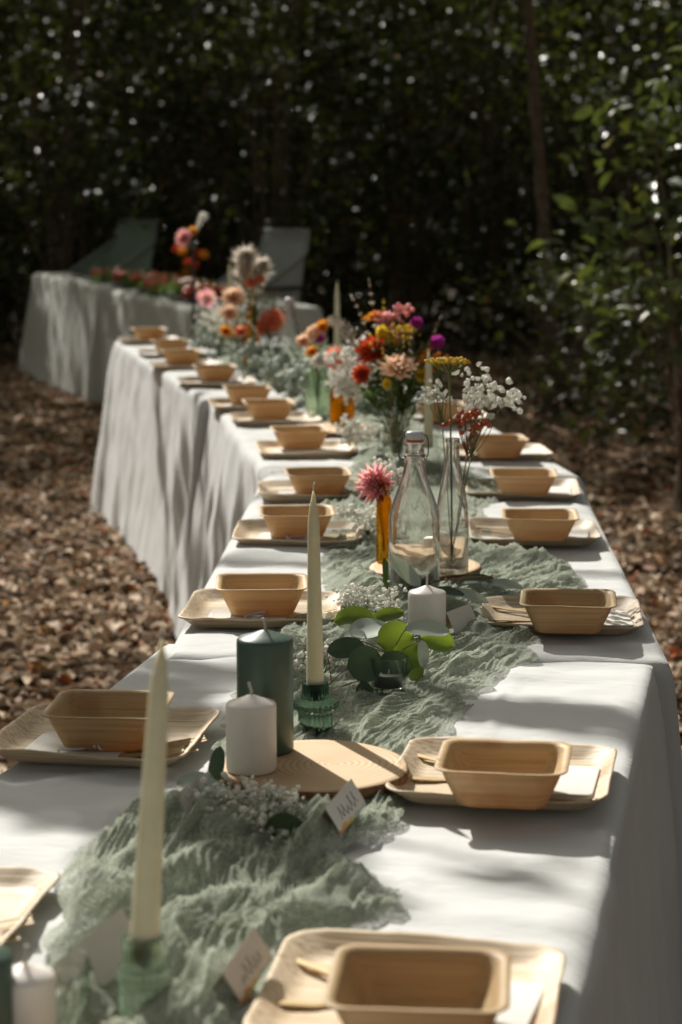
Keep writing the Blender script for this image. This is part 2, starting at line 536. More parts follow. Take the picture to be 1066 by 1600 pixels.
# fallen leaves
n1, n2 = 150000, 24000
y = RNG.uniform(4.6, 18, n1); x = RNG.uniform(-1, 1, n1) * (.17 * y + .7)
y2 = RNG.uniform(1, 22, n2); x2 = RNG.uniform(-9, 9, n2)
X, Y = np.concatenate([x, x2]), np.concatenate([y, y2])
n = len(X)
cen = np.stack([X, Y, .03 * fnoise(X * 1.3, Y * 1.3) - .03 + RNG.uniform(.004, .05, n)], -1)
nr = np.stack([RNG.normal(0, .27, n), RNG.normal(0, .27, n), np.ones(n)], -1)
lit = leaf_mass('leaf_litter', cen, nr, RNG.normal(size=(n, 3)), RNG.uniform(.022, .078, n), M['litter'], wid=.68, fold=.22)
tag(lit, 'brown fallen leaves strewn over the forest floor', 'fallen leaves', kind='stuff')

tw = MB()
for k in range(420):
    yy_ = random.uniform(4.8, 15); xx_ = random.uniform(-1, 1) * (.17 * yy_ + .8); a_ = random.uniform(0, 6.28); L_ = random.uniform(.08, .32)
    p0 = np.array([xx_, yy_, random.uniform(.02, .045)]); d_ = np.array([math.cos(a_), math.sin(a_), random.uniform(-.05, .08)]) * L_
    tw.add(*tube([p0, p0 + d_ * .5 + np.array([random.uniform(-.02, .02), random.uniform(-.02, .02), .01]), p0 + d_], [.005, .004, .002], 5))
tag(obj('fallen_twigs', tw, M['bark']), 'small broken twigs lying among the fallen leaves', 'twigs', kind='stuff')

# ------------------------------------------------------------------ trees: trunks that stand in view and the canopy that shades the clearing
TREES = [  # x, y, radius, height, lean x, label
    (1.45, 15.4, .045, 8.5, -.05, 'slender grey-brown trunk rising behind the right half of the table'),
    (-2.36, 19.2, .085, 9.5, .03, 'dim dark trunk standing behind the left camp chair'),
    (-.55, 20.6, .05, 8.5, .05, 'thin shaded trunk deep in the wood above the flowers'),
    (2.75, 16.2, .05, 8.0, .10, 'thin leaning stem near the right edge, behind the pale shrub'),
    (.62, 21.2, .06, 9.0, -.03, 'thin shaded trunk deep in the wood above the yarrow'),
    (-5.4, 9.0, .15, 9.0, .02, 'large tree left of the tables whose limbs overhang them'),
    (-8.5, 14.0, .16, 10.5, .0, 'tall tree beyond the left end of the far table'),
    (-5.2, 19.5, .14, 11., .02, 'tall tree behind the left camp chair, left of the dim trunk'),
    (-9.5, 22.0, .17, 12., .0, 'tall tree on the far left at the foot of the added bank'),
    (-5.6, 27.5, .16, 12., .0, 'tall tree on the added bank to the left'),
    (-1.2, 29.0, .15, 12., .0, 'tall tree on the added bank behind the clearing'),
    (4.4, 24.5, .15, 11., .0, 'tall tree at the foot of the added bank to the right'),
    (4.9, 13.2, .14, 9.5, -.03, 'tree right of the tables beyond the pale shrub'),
    (3.6, 20.5, .11, 9.5, .02, 'tree to the right at the edge of the wood'),
    (-12.5, 31., .18, 12.5, .0, 'tall tree far left on the added bank'),
]
CLUMPS = [[] for _ in TREES]


def foot(c, z=0.0):
    return c - SUN * ((c[2] - z) / SUN[2])


def canopy(px, py, plane, h):
    """canopy point whose shade falls at that spot of the table or ground"""
    p = np.array(at(px, py, plane)); return p + SUN * ((h - plane) / SUN[2])


def lit_zone(c):
    f = foot(c, .74)                                    # tables
    if .2 < f[1] < 10.3:
        # centre line of the row of tables
        cxl = np.interp(f[1], [1.0, 3.2, 5.1, 6.9, 9.4], [-.30, .11, .19, -.10, -.65])
        if -1.9 < f[0] - cxl < 1.15: return True
    f0 = foot(c, 0)
    if 3.0 < f0[1] < 9.1 + .4 * math.sin(f0[0] * 3) and -4.8 < f0[0] < .2: return True     # open ground on the left
    fs = foot(c, 1.2)
    if 7.8 < fs[1] < 10.6 and .4 < fs[0] < 2.6: return random.random() < .85               # pale shrub
    fb = foot(c, .8)
    if 11.2 < fb[1] < 16 and -2.5 < fb[0] < .3: return False                               # far table
    if f0[1] > 13: return vnoise(f0[0] * .55 + 4, f0[1] * .55) > .33
    return random.random() < .05


def assign(c, r, n, trees=None):
    best, bd = 5, 1e9
    for i, t in enumerate(TREES):
        if i in (3,) : continue
        d = math.hypot(c[0] - t[0], c[1] - t[1]) / (t[3] / 9.)
        if c[2] > t[3] + added_hill(t[0], t[1]) + 1.5: d += 4
        if d < bd: best, bd = i, d
    CLUMPS[best].append((c, r, n))


for layer, (h0, h1) in enumerate(((3.9, 6.0), (6.0, 9.0), (8.0, 11.0))):
    for fx in np.arange(-9, 9, .95):
        for fy in np.arange(3, 31, .95):
            q = np.array([fx + random.uniform(-.45, .45), fy + random.uniform(-.45, .45), 0.])
            h = random.uniform(h0, h1)
            c = q + SUN * (h / SUN[2])
            if c[2] < 3.6 + added_hill(c[0], c[1]) or lit_zone(c): continue
            assign(c, random.uniform(.5, .85), 30)
# limbs of the overhanging tree: the dapple on the tables (pixel of the shade, height of the twigs, spread, leaves)
DAPPLE = [
    (60, 1130, 3.6, .13, 36), (170, 1110, 3.5, .13, 46), (235, 1135, 3.6, .10, 28), (120, 1250, 3.7, .09, 14),
    (300, 1320, 3.5, .10, 26), (400, 1320, 3.5, .10, 30), (440, 1385, 3.5, .08, 20), (530, 1395, 3.5, .07, 16), (220, 1300, 3.5, .06, 10),
    (840, 1122, 3.5, .07, 22), (920, 1135, 3.5, .07, 20), (770, 1118, 3.5, .04, 8), (985, 1125, 3.6, .07, 12),
    (820, 1365, 3.9, .05, 4), (120, 1095, 3.5, .12, 50), (205, 1085, 3.5, .10, 40), (160, 1150, 3.4, .10, 40), (215, 1112, 3.5, .09, 50), (255, 1122, 3.5, .09, 46), (195, 1132, 3.4, .08, 40), (150, 1105, 3.5, .09, 40), (560, 1120, 3.5, .06, 14),
    (830, 748, 4.0, .10, 18), (700, 745, 4.0, .08, 10),
    (280, 690, 3.9, .14, 24), (250, 760, 3.8, .16, 30), (235, 620, 4.0, .16, 26), (310, 720, 3.8, .10, 12),
]
for k in range(15):      # leaf shade on the left drapes of the third and fourth tables
    q = random.random()
    p = np.array([np.interp(q, [0, 1], [-.25, -.72]), np.interp(q, [0, 1], [5.0, 8.3]), random.uniform(.08, .6)])
    hh = random.uniform(2.9, 3.4)
    CLUMPS[5].append((p + SUN * ((hh - p[2]) / SUN[2]), random.uniform(.05, .12), -random.randint(6, 14)))
for px, py, h, r, n in DAPPLE:
    CLUMPS[5].append((canopy(px, py, .74, h), r, -n))

for (x, y, r, h, lean, lab), cl in zip(TREES, CLUMPS):
    z0 = float(added_hill(x, y)) - .1
    t = thing('tree', lab, 'tree', (x, y, z0), 0, 'trees around the clearing')
    pts = [(lean * h * s + .05 * math.sin(7 * s + x), .05 * math.sin(5 * s + y), h * s) for s in np.linspace(0, 1, 12)]
    obj('trunk', MB().add(*tube(pts, [r * (1.25 if s == 0 else 1 - .75 * s) for s in np.linspace(0, 1, 12)], 12)), M['bark'], t)
    if not cl: continue
    o = np.array([x, y, z0])
    br = MB(); C, N, T, S = [], [], [], []
    for c, rad, n in cl:
        lc = c - o
        zt = min(h * .92, max(h * .3, lc[2] - .25 * math.hypot(lc[0], lc[1])))
        a = np.array([lean * zt, 0, zt])
        mid = (a + lc) / 2 + np.array([random.uniform(-.3, .3), random.uniform(-.3, .3), .12 * np.linalg.norm(lc - a)])
        L = np.linalg.norm(lc - a)
        br.add(*tube(bez(a, mid, lc, 7), [max(.006, min(r * .4, .008 * L + .006) * (1 - .85 * s)) for s in np.linspace(0, 1, 7)], 5, False))
        small = n < 0; n = abs(n)
        p = RNG.normal(size=(n, 3)); p /= np.linalg.norm(p, axis=1, keepdims=True)
        C.append(lc + p * (rad * RNG.uniform(.25, 1, n) ** .6)[:, None] * np.array([1, 1, .7]))
        N.append(RNG.normal(0, .6, (n, 3)) + np.array([0, 0, .9])); T.append(p + RNG.normal(0, .5, (n, 3)))
        S.append(RNG.uniform(.08, .13, n) if small else RNG.uniform(.15, .26, n))
    b = obj('branches', br, M['bark'], t); b['kind'] = 'stuff'
    cr = leaf_mass('crown', np.concatenate(C), np.concatenate(N), np.concatenate(T), np.concatenate(S), M['crown'], t, wid=.6)
    cr['kind'] = 'stuff'


# ------------------------------------------------------------------ undergrowth
def shrub(name, label, x, y, rx, ry, h, nclump, per, size, mat, group=None, z0=0.05, stems=5, spread=.26, bias=.9):
    base = float(added_hill(x, y)) - .02
    t = thing(name, label, 'shrub', (x, y, base), 0, group)
    C, N, T, S = [], [], [], []
    st = MB()
    for k in range(nclump):
        a = random.uniform(0, 2 * math.pi); q = math.sqrt(random.random())
        zz = random.uniform(z0, h)
        k_ = math.sin(math.pi * min(1, .15 + .8 * zz / h)) ** .5
        c = np.array([rx * q * k_ * math.cos(a), ry * q * k_ * math.sin(a), zz])
        p = RNG.normal(size=(per, 3)) * np.array([spread, spread, spread * .55])
        C.append(c + p); N.append(RNG.normal(0, .55, (per, 3)) + np.array([0, -.1, bias]))
        out = c + p - np.array([0, 0, zz]); T.append(out + RNG.normal(0, .4, (per, 3)) + np.array([0, 0, -.2]))
        S.append(RNG.uniform(.6, 1.25, per) * size)
        if k < stems * 5:
            s0 = np.array([random.uniform(-.15, .15), random.uniform(-.15, .15), 0])
            st.add(*tube(bez(s0, s0 * .5 + np.array([c[0] * .3, c[1] * .3, c[2] * .8]), c, 6), [.014, .012, .01, .008, .006, .003], 5, False))
    s = obj('branches', st, M['bark'], t); s['kind'] = 'stuff'
    f = leaf_mass('foliage', np.concatenate(C), np.concatenate(N), np.concatenate(T), np.concatenate(S), mat, t, wid=.5)
    f['kind'] = 'stuff'
    return t


LAB = 'dark evergreen shrub in the shaded wood behind the tables'
for i, px in enumerate(np.linspace(-120, 1190, 13)):
    yy = 18.2 + 1.2 * math.sin(i * 2.3)
    xx = (px - 533) / 3400 * yy
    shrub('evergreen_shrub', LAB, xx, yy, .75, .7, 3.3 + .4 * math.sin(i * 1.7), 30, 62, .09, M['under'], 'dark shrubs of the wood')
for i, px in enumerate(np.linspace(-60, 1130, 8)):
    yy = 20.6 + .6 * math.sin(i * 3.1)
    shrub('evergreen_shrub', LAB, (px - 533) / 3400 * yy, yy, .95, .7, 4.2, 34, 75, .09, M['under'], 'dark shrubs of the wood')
n = 26000
X, Y = RNG.uniform(-9, 9, n), RNG.uniform(21.6, 26, n)
cen = np.stack([X, Y, added_hill(X, Y) + RNG.uniform(0, 5, n)], -1)
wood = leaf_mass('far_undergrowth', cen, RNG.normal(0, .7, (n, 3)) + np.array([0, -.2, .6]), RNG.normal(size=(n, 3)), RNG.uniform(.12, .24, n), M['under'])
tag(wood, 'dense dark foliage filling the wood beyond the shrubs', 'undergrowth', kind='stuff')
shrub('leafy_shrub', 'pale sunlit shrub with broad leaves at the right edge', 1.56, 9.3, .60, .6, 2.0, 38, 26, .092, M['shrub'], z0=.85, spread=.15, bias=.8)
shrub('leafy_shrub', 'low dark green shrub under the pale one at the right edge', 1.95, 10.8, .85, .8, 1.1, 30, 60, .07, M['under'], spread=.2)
shrub('leafy_shrub', 'small dim shrub on the ground right of the yarrow', 1.35, 13.2, .75, .6, .85, 24, 50, .065, M['under'], spread=.2)
shrub('leafy_shrub', 'low shaded shrub at the left edge behind the far table', -3.3, 17.0, .8, .7, 1.5, 26, 60, .07, M['under'], spread=.22)


# ================================================================== TABLES
TZ = .74


def tablecloth(name, label, x0, y0, ang, L, W, mat, zoff=0, flare=.05, seed=1, group='tablecloths', drop=.735, fold=1.0):
    """cloth on a trestle table: near-left corner, heading clockwise from +Y"""
    dx, dy = math.sin(ang), math.cos(ang)               # along
    t = thing(name, label, 'tablecloth', (x0, y0, 0), -ang, group)
    nu, nv = 64, int(L / .014)
    U, V = np.meshgrid(np.linspace(0, W, nu), np.linspace(0, L, nv))
    s = seed * 13.7
    Z = .0045 * fnoise(U * 2.2 + s, V * 9 + s, 4) + .0030 * fnoise(U * 9 + s, V * 12 + s, 3) + .0040 * (1 - np.abs(fnoise(U * 3.5 + s, V * 11 + s, 2))) ** 3
    Z += .0035 * np.clip(fnoise(U * 1.3 + s, V * 5.5 + 3 + s, 2), 0, 1)                  # soft cross ridges
    for c in (W * .25, W * .5, W * .75): Z += .0034 * np.exp(-((U - c + .006 * fnoise(V * 3, V * 0 + c * 9)) / .004) ** 2)
    for c in np.arange(.2, L, .42): Z += .0036 * np.exp(-((V - c + .008 * fnoise(U * 4, U * 0 + c * 7)) / .0045) ** 2)
    edge = np.minimum(np.minimum(U, W - U), np.minimum(V, L - V))
    Z = Z * np.clip(edge / .03, 0, 1) - .005 * np.clip(1 - edge / .010, 0, 1) ** 2
    top = np.stack([U, V, TZ + zoff + Z], -1)
    mb = MB()
    mb.add(top, [(j * nu + i, j * nu + i + 1, (j + 1) * nu + i + 1, (j + 1) * nu + i) for j in range(nv - 1) for i in range(nu - 1)])
    loop = [(j, 0) for j in range(nv - 1, -1, -1)] + [(0, i) for i in range(1, nu)] + [(j, nu - 1) for j in range(1, nv)] + [(nv - 1, i) for i in range(nu - 2, 0, -1)]
    B = np.array([top[j, i] for j, i in loop])
    idx = [j * nu + i for j, i in loop]
    n = len(B)
    # outward directions, fanned out round the corners
    cxy = np.array([W / 2, L / 2])
    d = B[:, :2] - cxy
    ix, iy = np.abs(d[:, 0]) - (W / 2 - .09), np.abs(d[:, 1]) - (L / 2 - .09)
    ox = np.sign(d[:, 0]) * np.clip(ix, 0, None); oy = np.sign(d[:, 1]) * np.clip(iy, 0, None)
    nrm = np.stack([ox, oy], -1); nrm /= np.linalg.norm(nrm, axis=1, keepdims=True)
    corner = np.clip(np.minimum(ix, iy) / .09, 0, 1)
    arc = np.concatenate([[0], np.cumsum(np.linalg.norm(np.diff(B[:, :2], axis=0), axis=1))])
    per = arc[-1] + np.linalg.norm(B[0, :2] - B[-1, :2])
    ph = 2 * math.pi * arc / per
    rng = np.random.default_rng(seed)
    w = np.zeros(n)
    for k in (3, 5, 8, 12, 17, 26, 39):
        w += rng.uniform(.5, 1) * np.sin(k * ph + rng.uniform(0, 6.28) + 1.5 * np.sin(2 * ph + k)) / (1 + k / 9)
    w = w / np.abs(w).max()
    gather = .25 + .75 * np.sin(3 * ph + rng.uniform(0, 6)) ** 2 * (.5 + .5 * np.sin(5 * ph + rng.uniform(0, 6)))
    rows = 34
    rings = []
    for r in range(1, rows + 1):
        q = r / rows
        zz = TZ + zoff - .006 - drop * q ** 1.15 + drop * .0
        amp = fold * (.003 + .040 * q ** .9)
        out = .005 * (1 - math.exp(-q * 40)) + flare * q ** 1.3 + amp * gather * w + .075 * corner * q ** .8 + .006 * fnoise(arc * 6 + s, np.full(n, q * 4.0))
        out = np.maximum(out, .004)
        z = np.full(n, max(zz, .012)) + (.012 * fnoise(arc * 3 + s, arc * 0 + 2) * q)
        z = np.maximum(z, .008)
        rings.append(np.concatenate([B[:, :2] + nrm * out[:, None], z[:, None]], 1))
    base = mb.n
    mb.v.append(np.concatenate(rings)); mb.n += n * rows
    for r in range(rows):
        for k in range(n):
            k2 = (k + 1) % n
            a, b = (idx[k], idx[k2]) if r == 0 else (base + (r - 1) * n + k, base + (r - 1) * n + k2)
            mb.f.append((a, base + r * n + k, base + r * n + k2, b))
    obj('cloth', mb, mat, t)
    return t


TABS = [('nearest', -.67, 1.12, R(10.8), 2.16), ('second', -.257, 3.122, R(2.2), 1.97), ('third', -.168, 4.975, R(-7.5), 1.92), ('fourth', -.437, 6.83, R(-12.2), 2.49)]
CL = ['smooth white tablecloth of the nearest table, under the closest plates', 'white tablecloth of the second table, under the swing-top bottle',
      'white tablecloth of the third table with a deeply folded drape on the left', 'white tablecloth of the fourth table with a shaded hanging end by the dark leaves']
# nearest table: pass its line through its far-left corner
fx, fy = -.268, 3.235
TABS[0] = ('nearest', fx - math.sin(R(10.8)) * 2.2, fy - math.cos(R(10.8)) * 2.2, R(10.8), 2.2)
for i, (nm, x0, y0, a, L) in enumerate(TABS):
    tablecloth('tablecloth', CL[i], x0, y0, a, L, .735, M['linen'], zoff=.0022 * i, flare=(.06, .035, .12, .07)[i], seed=3 + i, fold=(.5, .5, 1.3, .55)[i])
ba = R(-18)
bx, by = -.80, 11.55
for i in range(2):
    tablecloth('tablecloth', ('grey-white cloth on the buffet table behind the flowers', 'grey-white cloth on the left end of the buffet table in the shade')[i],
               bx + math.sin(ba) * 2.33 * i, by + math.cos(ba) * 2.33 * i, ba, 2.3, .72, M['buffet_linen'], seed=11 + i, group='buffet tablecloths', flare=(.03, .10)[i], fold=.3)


# ------------------------------------------------------------------ runners of crinkled gauze
RH = {}


FLAT = [(*at(481, 1200, .758)[:2], .10), (*at(665, 890, .758)[:2], .09), (*at(788, 1222)[:2], .12), (*at(642, 1572)[:2], .12), (*at(877, 971)[:2], .12), (*at(413, 961)[:2], .11), (*at(468, 841)[:2], .11), (*at(833, 839)[:2], .11), (*at(493, 1142)[:2], .045), (*at(225, 1600)[:2], .03), (*at(150, 1528)[:2], .045), (*at(376, 1530)[:2], .03), (*at(531, 1278)[:2], .03), (*at(370, 1290)[:2], .05), (*at(302, 1262)[:2], .03), (*at(607, 1078)[:2], .03), (*at(667, 996)[:2], .035), (*at(647, 930)[:2], .035)]


def runner(label, rows, seed, amp=.016, name='table_runner', skew=0.0, k1=16, k2=1.0):
    """rows: (photo y, left x, right x); the outline is laid out on the table top"""
    A = [np.array(at(xl, py, .745)) for py, xl, xr in rows]; Bq = [np.array(at(xr, py, .745)) for py, xl, xr in rows]
    ys = np.array([(a[1]) for a in A]); xa = np.array([a[0] for a in A]); xb = np.array([b[0] for b in Bq])
    o = np.argsort(ys); ys, xa, xb = ys[o], xa[o], xb[o]
    L = ys[-1] - ys[0]
    nv = int(L / (.0042 if seed < 3 else .009)); nu = 210
    yy = np.linspace(ys[0], ys[-1], nv)
    l, r = np.interp(yy, ys, xa), np.interp(yy, ys, xb)
    k = np.ones(9) / 9
    l = np.convolve(np.pad(l, 4, 'edge'), k, 'valid'); r = np.convolve(np.pad(r, 4, 'edge'), k, 'valid')
    s = seed * 5.31
    l = l + .012 * fnoise(yy * 14 + s, yy * 0); r = r + .014 * fnoise(yy * 15 + s, yy * 0 + 5)
    mb = MB()
    l0, r0 = l, r
    for lay in (0, 1):            # the gauze lies double
        s = seed * 5.31 + lay * 2.9
        l = l0 + lay * (.02 + .02 * fnoise(yy * 6 + s, yy * 0)); r = r0 - lay * (.02 + .02 * fnoise(yy * 7 + s, yy * 0 + 3))
        U, YY = np.meshgrid(np.linspace(0, 1, nu), yy)
        X = l[:, None] + (r - l)[:, None] * U
        # folds run along the runner, wandering and forking
        tri = lambda p: np.abs(2 * (p - np.floor(p)) - 1)
        rid = lambda p: .5 - .5 * np.cos(math.pi * tri(p) ** 1.35)
        XS = X - skew * (YY - yy[nv // 2])
        big = np.clip(.5 + .8 * fnoise(X * 6 + s, YY * 5 + s, 2), 0, 1)
        fine = np.clip(.5 + .8 * fnoise(X * 9 + s, YY * 7 - s, 2), 0, 1)
        f1 = rid(XS * k1 + 1.2 * fnoise(X * 4 + s, YY * 3.5 + s, 2))
        f2 = rid(XS * 58 + 1.8 * fnoise(X * 5 + s, YY * 3.5 + s, 2))
        f3 = rid(XS * 140 + 2.6 * fnoise(X * 9 + s, YY * 6 + s, 2))
        f4 = 1 - np.abs(fnoise(X * 26 + s, YY * 22 + s * 2, 3))
        Z = amp * (.34 * big + .55 * f1 * (.2 + .8 * big) + .27 * k2 * f2 * (.2 + .8 * fine) + .12 * k2 * f3 + .08 * f4)
        for qx, qy, qr in FLAT:
            dd = np.hypot(X - qx, YY - qy) - qr
            Z *= .15 + .85 * np.clip(dd / .03, 0, 1)
        e = np.minimum(U, 1 - U) * (r - l)[:, None]
        e2 = np.minimum(YY - yy[0], yy[-1] - YY)
        Z = np.maximum(Z, 0) * (.25 + .75 * np.clip(e / .03, 0, 1)) * (.3 + .7 * np.clip(e2 / .03, 0, 1))
        X = X + .006 * fnoise(X * 30, YY * 30 + s, 2)
        Yd = YY + .006 * fnoise(X * 30 + 9, YY * 30 + s, 2)
        Yd = Yd + .05 * fnoise(U * 6 + s, U * 0 + s, 2) * np.clip(1 - e2 / .12, 0, 1) * np.where(YY < yy[nv // 2], 1, -1)
        V = np.stack([X, Yd, .7465 + Z + .003 * lay], -1)
        mb.add(V, [(j * nu + i, j * nu + i + 1, (j + 1) * nu + i + 1, (j + 1) * nu + i) for j in range(nv - 1) for i in range(nu - 1)])
    oo = obj(name, mb, M['gauze'])
    return tag(oo, label, 'table runner', 'gauze table runners')


runner('crumpled sage gauze runner heaped nearest the camera under the place cards', [(1680, 50, 410), (1560, 60, 415), (1490, 75, 430), (1462, 78, 520), (1440, 82, 632), (1405, 100, 610), (1370, 115, 560), (1330, 135, 540), (1300, 190, 585), (1272, 228, 655), (1250, 250, 650), (1225, 285, 590)], 1, .048, skew=.2, k1=11, k2=.7)
runner('sage gauze runner in long folds beside the white and green candles', [(1190, 350, 640), (1150, 348, 690), (1110, 352, 735), (1070, 366, 772), (1030, 380, 828), (1000, 395, 850), (985, 420, 760), (960, 505, 750), (930, 505, 905), (900, 500, 900), (880, 500, 880), (866, 505, 800)], 2, .024, skew=.42)
runner('pale gauze runner between the settings beyond the swing-top bottle', [(862, 505, 770), (830, 500, 765), (800, 495, 760), (775, 520, 800), (755, 545, 770), (720, 548, 715), (690, 540, 700), (668, 500, 672), (640, 470, 655), (600, 405, 610), (570, 350, 580), (545, 320, 545)], 3, .020, skew=-.05)


# ================================================================== PLACE SETTINGS
def plate_mesh(seed):
    rng = np.random.default_rng(seed)
    def ring(a, r, z, wob=0):
        a *= .96; o = rsq(a, r, 9, side=16); n = len(o)
        th = np.arctan2(o[:, 1], o[:, 0])
        zz = z + wob * (np.sin(2 * th + rng_ph[0]) + .6 * np.sin(3 * th + rng_ph[1]) + .5 * np.sin(5 * th + rng_ph[2]) + .35 * vnoise(th * 9 + seed * 7, th * 0) + .25 * vnoise(th * 30 + seed, th * 0))
        o = o * (1 + (.005 if wob else 0) * vnoise(th * 4 + seed * 3, th * 0) * (wob / .0016))[:, None]
        return np.concatenate([o, zz[:, None]], 1)
    rng_ph = rng.uniform(0, 6.28, 3)
    a = .13
    rings = [ring(.03, .01, .004), ring(.098, .026, .004), ring(.106, .028, .0048), ring(.112, .029, .0085, .0006), ring(.1245, .031, .0185, .0012), ring(a - .002, .032, .0205, .0016),
             ring(a, .032, .0198, .0016), ring(a - .001, .032, .0175, .0014), ring(.1245, .031, .0155, .001), ring(.1135, .029, .0055, .0004), ring(.107, .026, .0015), ring(.03, .01, .0012)]
    return MB().add(*loft(rings)).data('plate', M['plate'])


def bowl_mesh(seed):
    rng = np.random.default_rng(seed + 50); ph = rng.uniform(0, 6.28, 3)
    def ring(a, r, z, wob=0):
        a *= .94; o = rsq(a, r, 8, side=12); th = np.arctan2(o[:, 1], o[:, 0])
        zz = z + wob * .6 * (np.sin(2 * th + ph[0]) + .5 * np.sin(4 * th + ph[1]) + .4 * np.sin(7 * th + ph[2]) + .25 * vnoise(th * 11 + seed * 5, th * 0)) * .5
        return np.concatenate([o * (1 + .0025 * np.sin(3 * th + ph[2]))[:, None], zz[:, None]], 1)
    rings = [ring(.02, .01, 0.00264), ring(.046, .014, 0.00264), ring(.0505, .016, 0.00484), ring(.064, .017, 0.03520, .0004), ring(.0675, .018, 0.04400, .0011), ring(.0705, .019, 0.04708, .0013),
             ring(.0765, .02, 0.04770, .0015), ring(.0775, .02, 0.04682, .0015), ring(.0765, .02, 0.04594, .0014), ring(.0715, .019, 0.04470, .0012), ring(.0695, .018, 0.04224, .001),
             ring(.066, .017, 0.03344, .0004), ring(.0525, .016, 0.00352), ring(.0475, .014, 0.00035), ring(.02, .01, 0.00035)]
    return MB().add(*loft(rings)).data('bowl', M['bowl'])


PM = [plate_mesh(k) for k in range(5)]
BM = [bowl_mesh(k) for k in range(5)]


def napkin_mesh():
    mb = MB()
    for k, z in enumerate((0, .0026, .0052)):
        o = rsq(.052 - .0015 * k, .006, 4, .062 - .001 * k) + np.array([.0015 * k, -.001 * k])
        n = len(o); c = lambda s, zz: np.concatenate([o * s, np.full((n, 1), zz) + .0008 * np.sin(o[:, :1] * 90 + k)], 1)
        mb.add(*loft([c(.97, z), c(1, z + .0008), c(1, z + .0017), c(.97, z + .0024)]))
    return mb.data('napkin', M['napkin'])


NM = napkin_mesh()


def flat(outline, th=.002, bend=0.0):
    o = np.array(outline); n = len(o)
    lo = np.concatenate([o, (bend * (o[:, :1] / .08) ** 2)], 1); hi = lo + np.array([0, 0, th])
    f = [tuple(range(n))[::-1], tuple(range(n, 2 * n))] + [(k, (k + 1) % n, n + (k + 1) % n, n + k) for k in range(n)]
    return MB().add(np.concatenate([lo, hi]), f)


def mirror(h): return h + [(x, -y) for x, y in reversed(h)]


spoon_o = mirror([(-.08, .0), (-.08, .004), (-.02, .0035), (.025, .004), (.035, .011), (.05, .0145), (.066, .0125), (.076, .006), (.079, .001)])
knife_o = [(-.08, -.004), (-.08, .004), (0, .0045), (.01, .008), (.06, .0085), (.078, .003), (.08, -.004), (.01, -.0045)]
fork_o = mirror([(-.08, .0), (-.08, .004), (-.02, .0035), (.022, .004), (.034, .011), (.078, .0105), (.079, .0068), (.046, .006), (.046, .0035), (.078, .0032), (.078, .0005)])
CM = {'spoon': flat(spoon_o, .0016, .002).data('spoon', M['cutlery'], False), 'knife': flat(knife_o, .0016, .001).data('knife', M['cutlery'], False), 'fork': flat(fork_o, .0016, .003).data('fork', M['cutlery'], False)}


def twine_mesh():
    rng = np.random.default_rng(5); mb = MB()
    for k in range(3):
        a0 = rng.uniform(0, 6.28)
        loop = [(.020 * math.cos(a0) * t * 2 + .008 * math.sin(6 * t + k), .016 * math.sin(a0) * t * 2 + .010 * math.cos(5 * t + k), .002 + .006 * math.sin(3.1 * t)) for t in np.linspace(0, 1, 12)]
        mb.add(*tube(loop, .0014, 5))
    return mb


ORD = ['closest', 'second', 'third', 'fourth', 'fifth', 'sixth', 'seventh', 'eighth', 'ninth', 'tenth', 'eleventh', 'twelfth']
